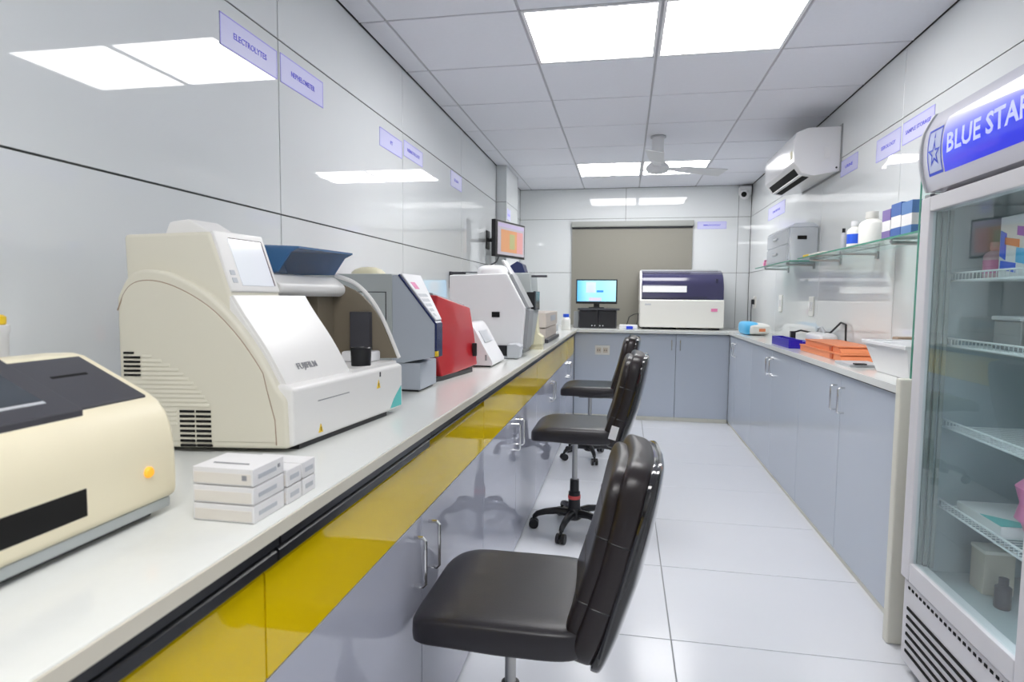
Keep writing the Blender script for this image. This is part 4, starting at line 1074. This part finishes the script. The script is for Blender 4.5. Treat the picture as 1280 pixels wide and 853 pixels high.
# ------------------------------------------------------------------ chairs
def chair(label, loc, rz, seat_z, star, sticker=False, tagd=False):
    """local: +x is the rear (backrest), -x the front of the seat"""
    t = thing('office_chair', label, 'chair', (loc[0], loc[1], 0), rz, 'black office chairs')
    K = dict(world=False)
    H = .042
    def seatfn(v):
        f = (v.x+.21)/.42
        z = v.z
        if v.z < 0: z *= (.72+.28*min(1, max(0, (v.x+.21)/.2)))
        z += -.018*max(0, (-.10-v.x)/.11)**2 + .006*(v.y/.2)**2*(1 if v.z > 0 else 0)
        return Vector((v.x, v.y, z))
    obj('seat', MB().superell((0, 0, seat_z-H), .212, .208, H, .42, .34, 48, 18, seatfn), 'leather', t, **K)
    zs = seat_z-H*.9
    # backrest: front pad, side gusset and rear shell, leaning back
    lean = Matrix.Translation((.185, 0, seat_z-.09)) @ Matrix.Rotation(math.radians(15), 4, 'Y')
    def pad(x0, x1, w_, h0, h1, e1, e2):
        def fn(v):
            return Vector((v.x+.02*(v.y/.2)**2*-1+.012*math.sin(PI*(v.z+.2)/.4), v.y, v.z))
        return MB().superell(((x0+x1)/2, 0, (h0+h1)/2), (x1-x0)/2, w_/2, (h1-h0)/2, e1, e2, 40, 24, fn).xf(lean)
    bk = obj('backrest', pad(-.052, .012, .385, .0, .445, .42, .5), 'leather_side', t, **K)
    obj('back_gusset', pad(-.022, .052, .41, -.012, .47, .36, .4), 'leather_side', t, **K)
    obj('rear_shell', pad(.03, .07, .40, -.02, .465, .32, .5), 'wrap', t, **K)
    # piping following the outline, and horizontal seams
    def outline(xo, w_, h0, h1, e=.36, n=56):
        out = []
        for i in range(n):
            a = 2*PI*i/n; c, s_ = math.cos(a), math.sin(a)
            y = w_/2*math.copysign(abs(c)**e, c); z = (h0+h1)/2+(h1-h0)/2*math.copysign(abs(s_)**e, s_)
            out.append(lean @ Vector((xo-.02*(y/.2)**2, y, z)))
        return out
    obj('piping', MB().tube(outline(.052, .402, -.012, .466), .005, 6, True), 'wrap', bk, **K)
    def section(xc, a_, b_, e, hz, n=40):
        out = []
        for i in range(n):
            q = 2*PI*i/n; c, s_ = math.cos(q), math.sin(q)
            x = xc+a_*math.copysign(abs(c)**e, c); y = b_*math.copysign(abs(s_)**e, s_)
            zc = hz-.2225
            out.append(lean @ Vector((x-.02*(y/.2)**2+.012*math.sin(PI*(zc+.2)/.4), y, hz)))
        return out
    for hh_ in (.15, .30):
        obj('seam', MB().tube(section(-.02, .0315, .192, .5, hh_), .0018, 5, True), 'black_plastic', bk, **K)
        obj('seam', MB().tube(section(.015, .0365, .2045, .4, hh_), .0018, 5, True), 'black_plastic', bk, **K)
    if tagd:
        obj('white_tag', MB().box(-.028, .008, -.2105, -.2055, .05, .115).xf(lean), 'paper', bk, **K)
    obj('back_bracket', MB().box(.02, .26, -.03, .03, seat_z-.105, seat_z-.085).box(.235, .262, -.03, .03, seat_z-.10, seat_z+.12), 'black_plastic', t, .004, **K)
    me_ = obj('mechanism', MB().box(-.08, .10, -.06, .06, seat_z-.102, seat_z-.076), 'black_plastic', t, .006, **K)
    obj('lever', MB().tube([(0, .05, seat_z-.09), (.02, .16, seat_z-.094), (.03, .21, seat_z-.09)], [.005, .005, .008], 8), 'black_plastic', me_, **K)
    low = .10
    obj('gas_lift', MB().lathe([(.014, .20), (.014, seat_z-.11)], (0, 0, 0), 20), 'brushed', t, **K)
    top = .265 if seat_z > .5 else .225
    cv = obj('column_cover', MB().lathe([(.032, .10), (.030, .20), (.024, .205), (.023, top), (.015, top+.002)], (0, 0, 0), 20), 'black_plastic', t, **K)
    if sticker: obj('red_label', MB().lathe([(.0325, .165), (.0325, .183)], (0, 0, 0), 20), 'red_sticker', cv, **K)
    obj('base_hub', MB().lathe([(.03, .055), (.042, .065), (.042, .10), (.033, .115), (.02, .118)], (0, 0, 0), 20), 'black_plastic', t, **K)
    for k in range(5):
        a = math.radians(star+72*k)-rz; ca, sa = math.cos(a), math.sin(a)
        path = [(ca*r, sa*r, z) for r, z in ((.03, .090), (.09, .096), (.15, .088), (.19, .076), (.205, .062))]
        lg = obj('leg', MB().tube(path, [.022, .019, .016, .014, .012], 10), 'black_plastic', t, **K)
        cw = MB()
        wx, wy = ca*.208, sa*.208
        # twin wheels, trailing sideways
        ax = Vector((-sa, ca, 0)); fwv = Vector((ca, sa, 0))
        for s_ in (-1, 1):
            n = 16; ctr = Vector((wx, wy, .0252))
            r0 = [ctr+ax*(s_*.006)+fwv*.025*math.cos(2*PI*q/n)+Vector((0, 0, .025*math.sin(2*PI*q/n))) for q in range(n)]
            r1 = [ctr+ax*(s_*.022)+fwv*.025*math.cos(2*PI*q/n)+Vector((0, 0, .025*math.sin(2*PI*q/n))) for q in range(n)]
            cw.add(r0+r1, [tuple(range(n)), tuple(range(2*n-1, n-1, -1))]+[(q, (q+1) % n, (q+1) % n+n, q+n) for q in range(n)])
        cw.tube([(wx, wy, .025), (wx, wy, .066)], .008, 8)
        obj('caster', cw, 'black_plastic', lg, **K)
    return t
chair('low black leather office chair beside grey cabinet with two bar handles', (-.265, 1.45), math.radians(0), .485, 0)
chair('black leather office chair with white tag on its backrest side', (-.235, 3.08), math.radians(0), .57, 185, True, True)
chair('black leather office chair beside the power socket cabinet front', (-.24, 4.52), math.radians(0), .565, 212)
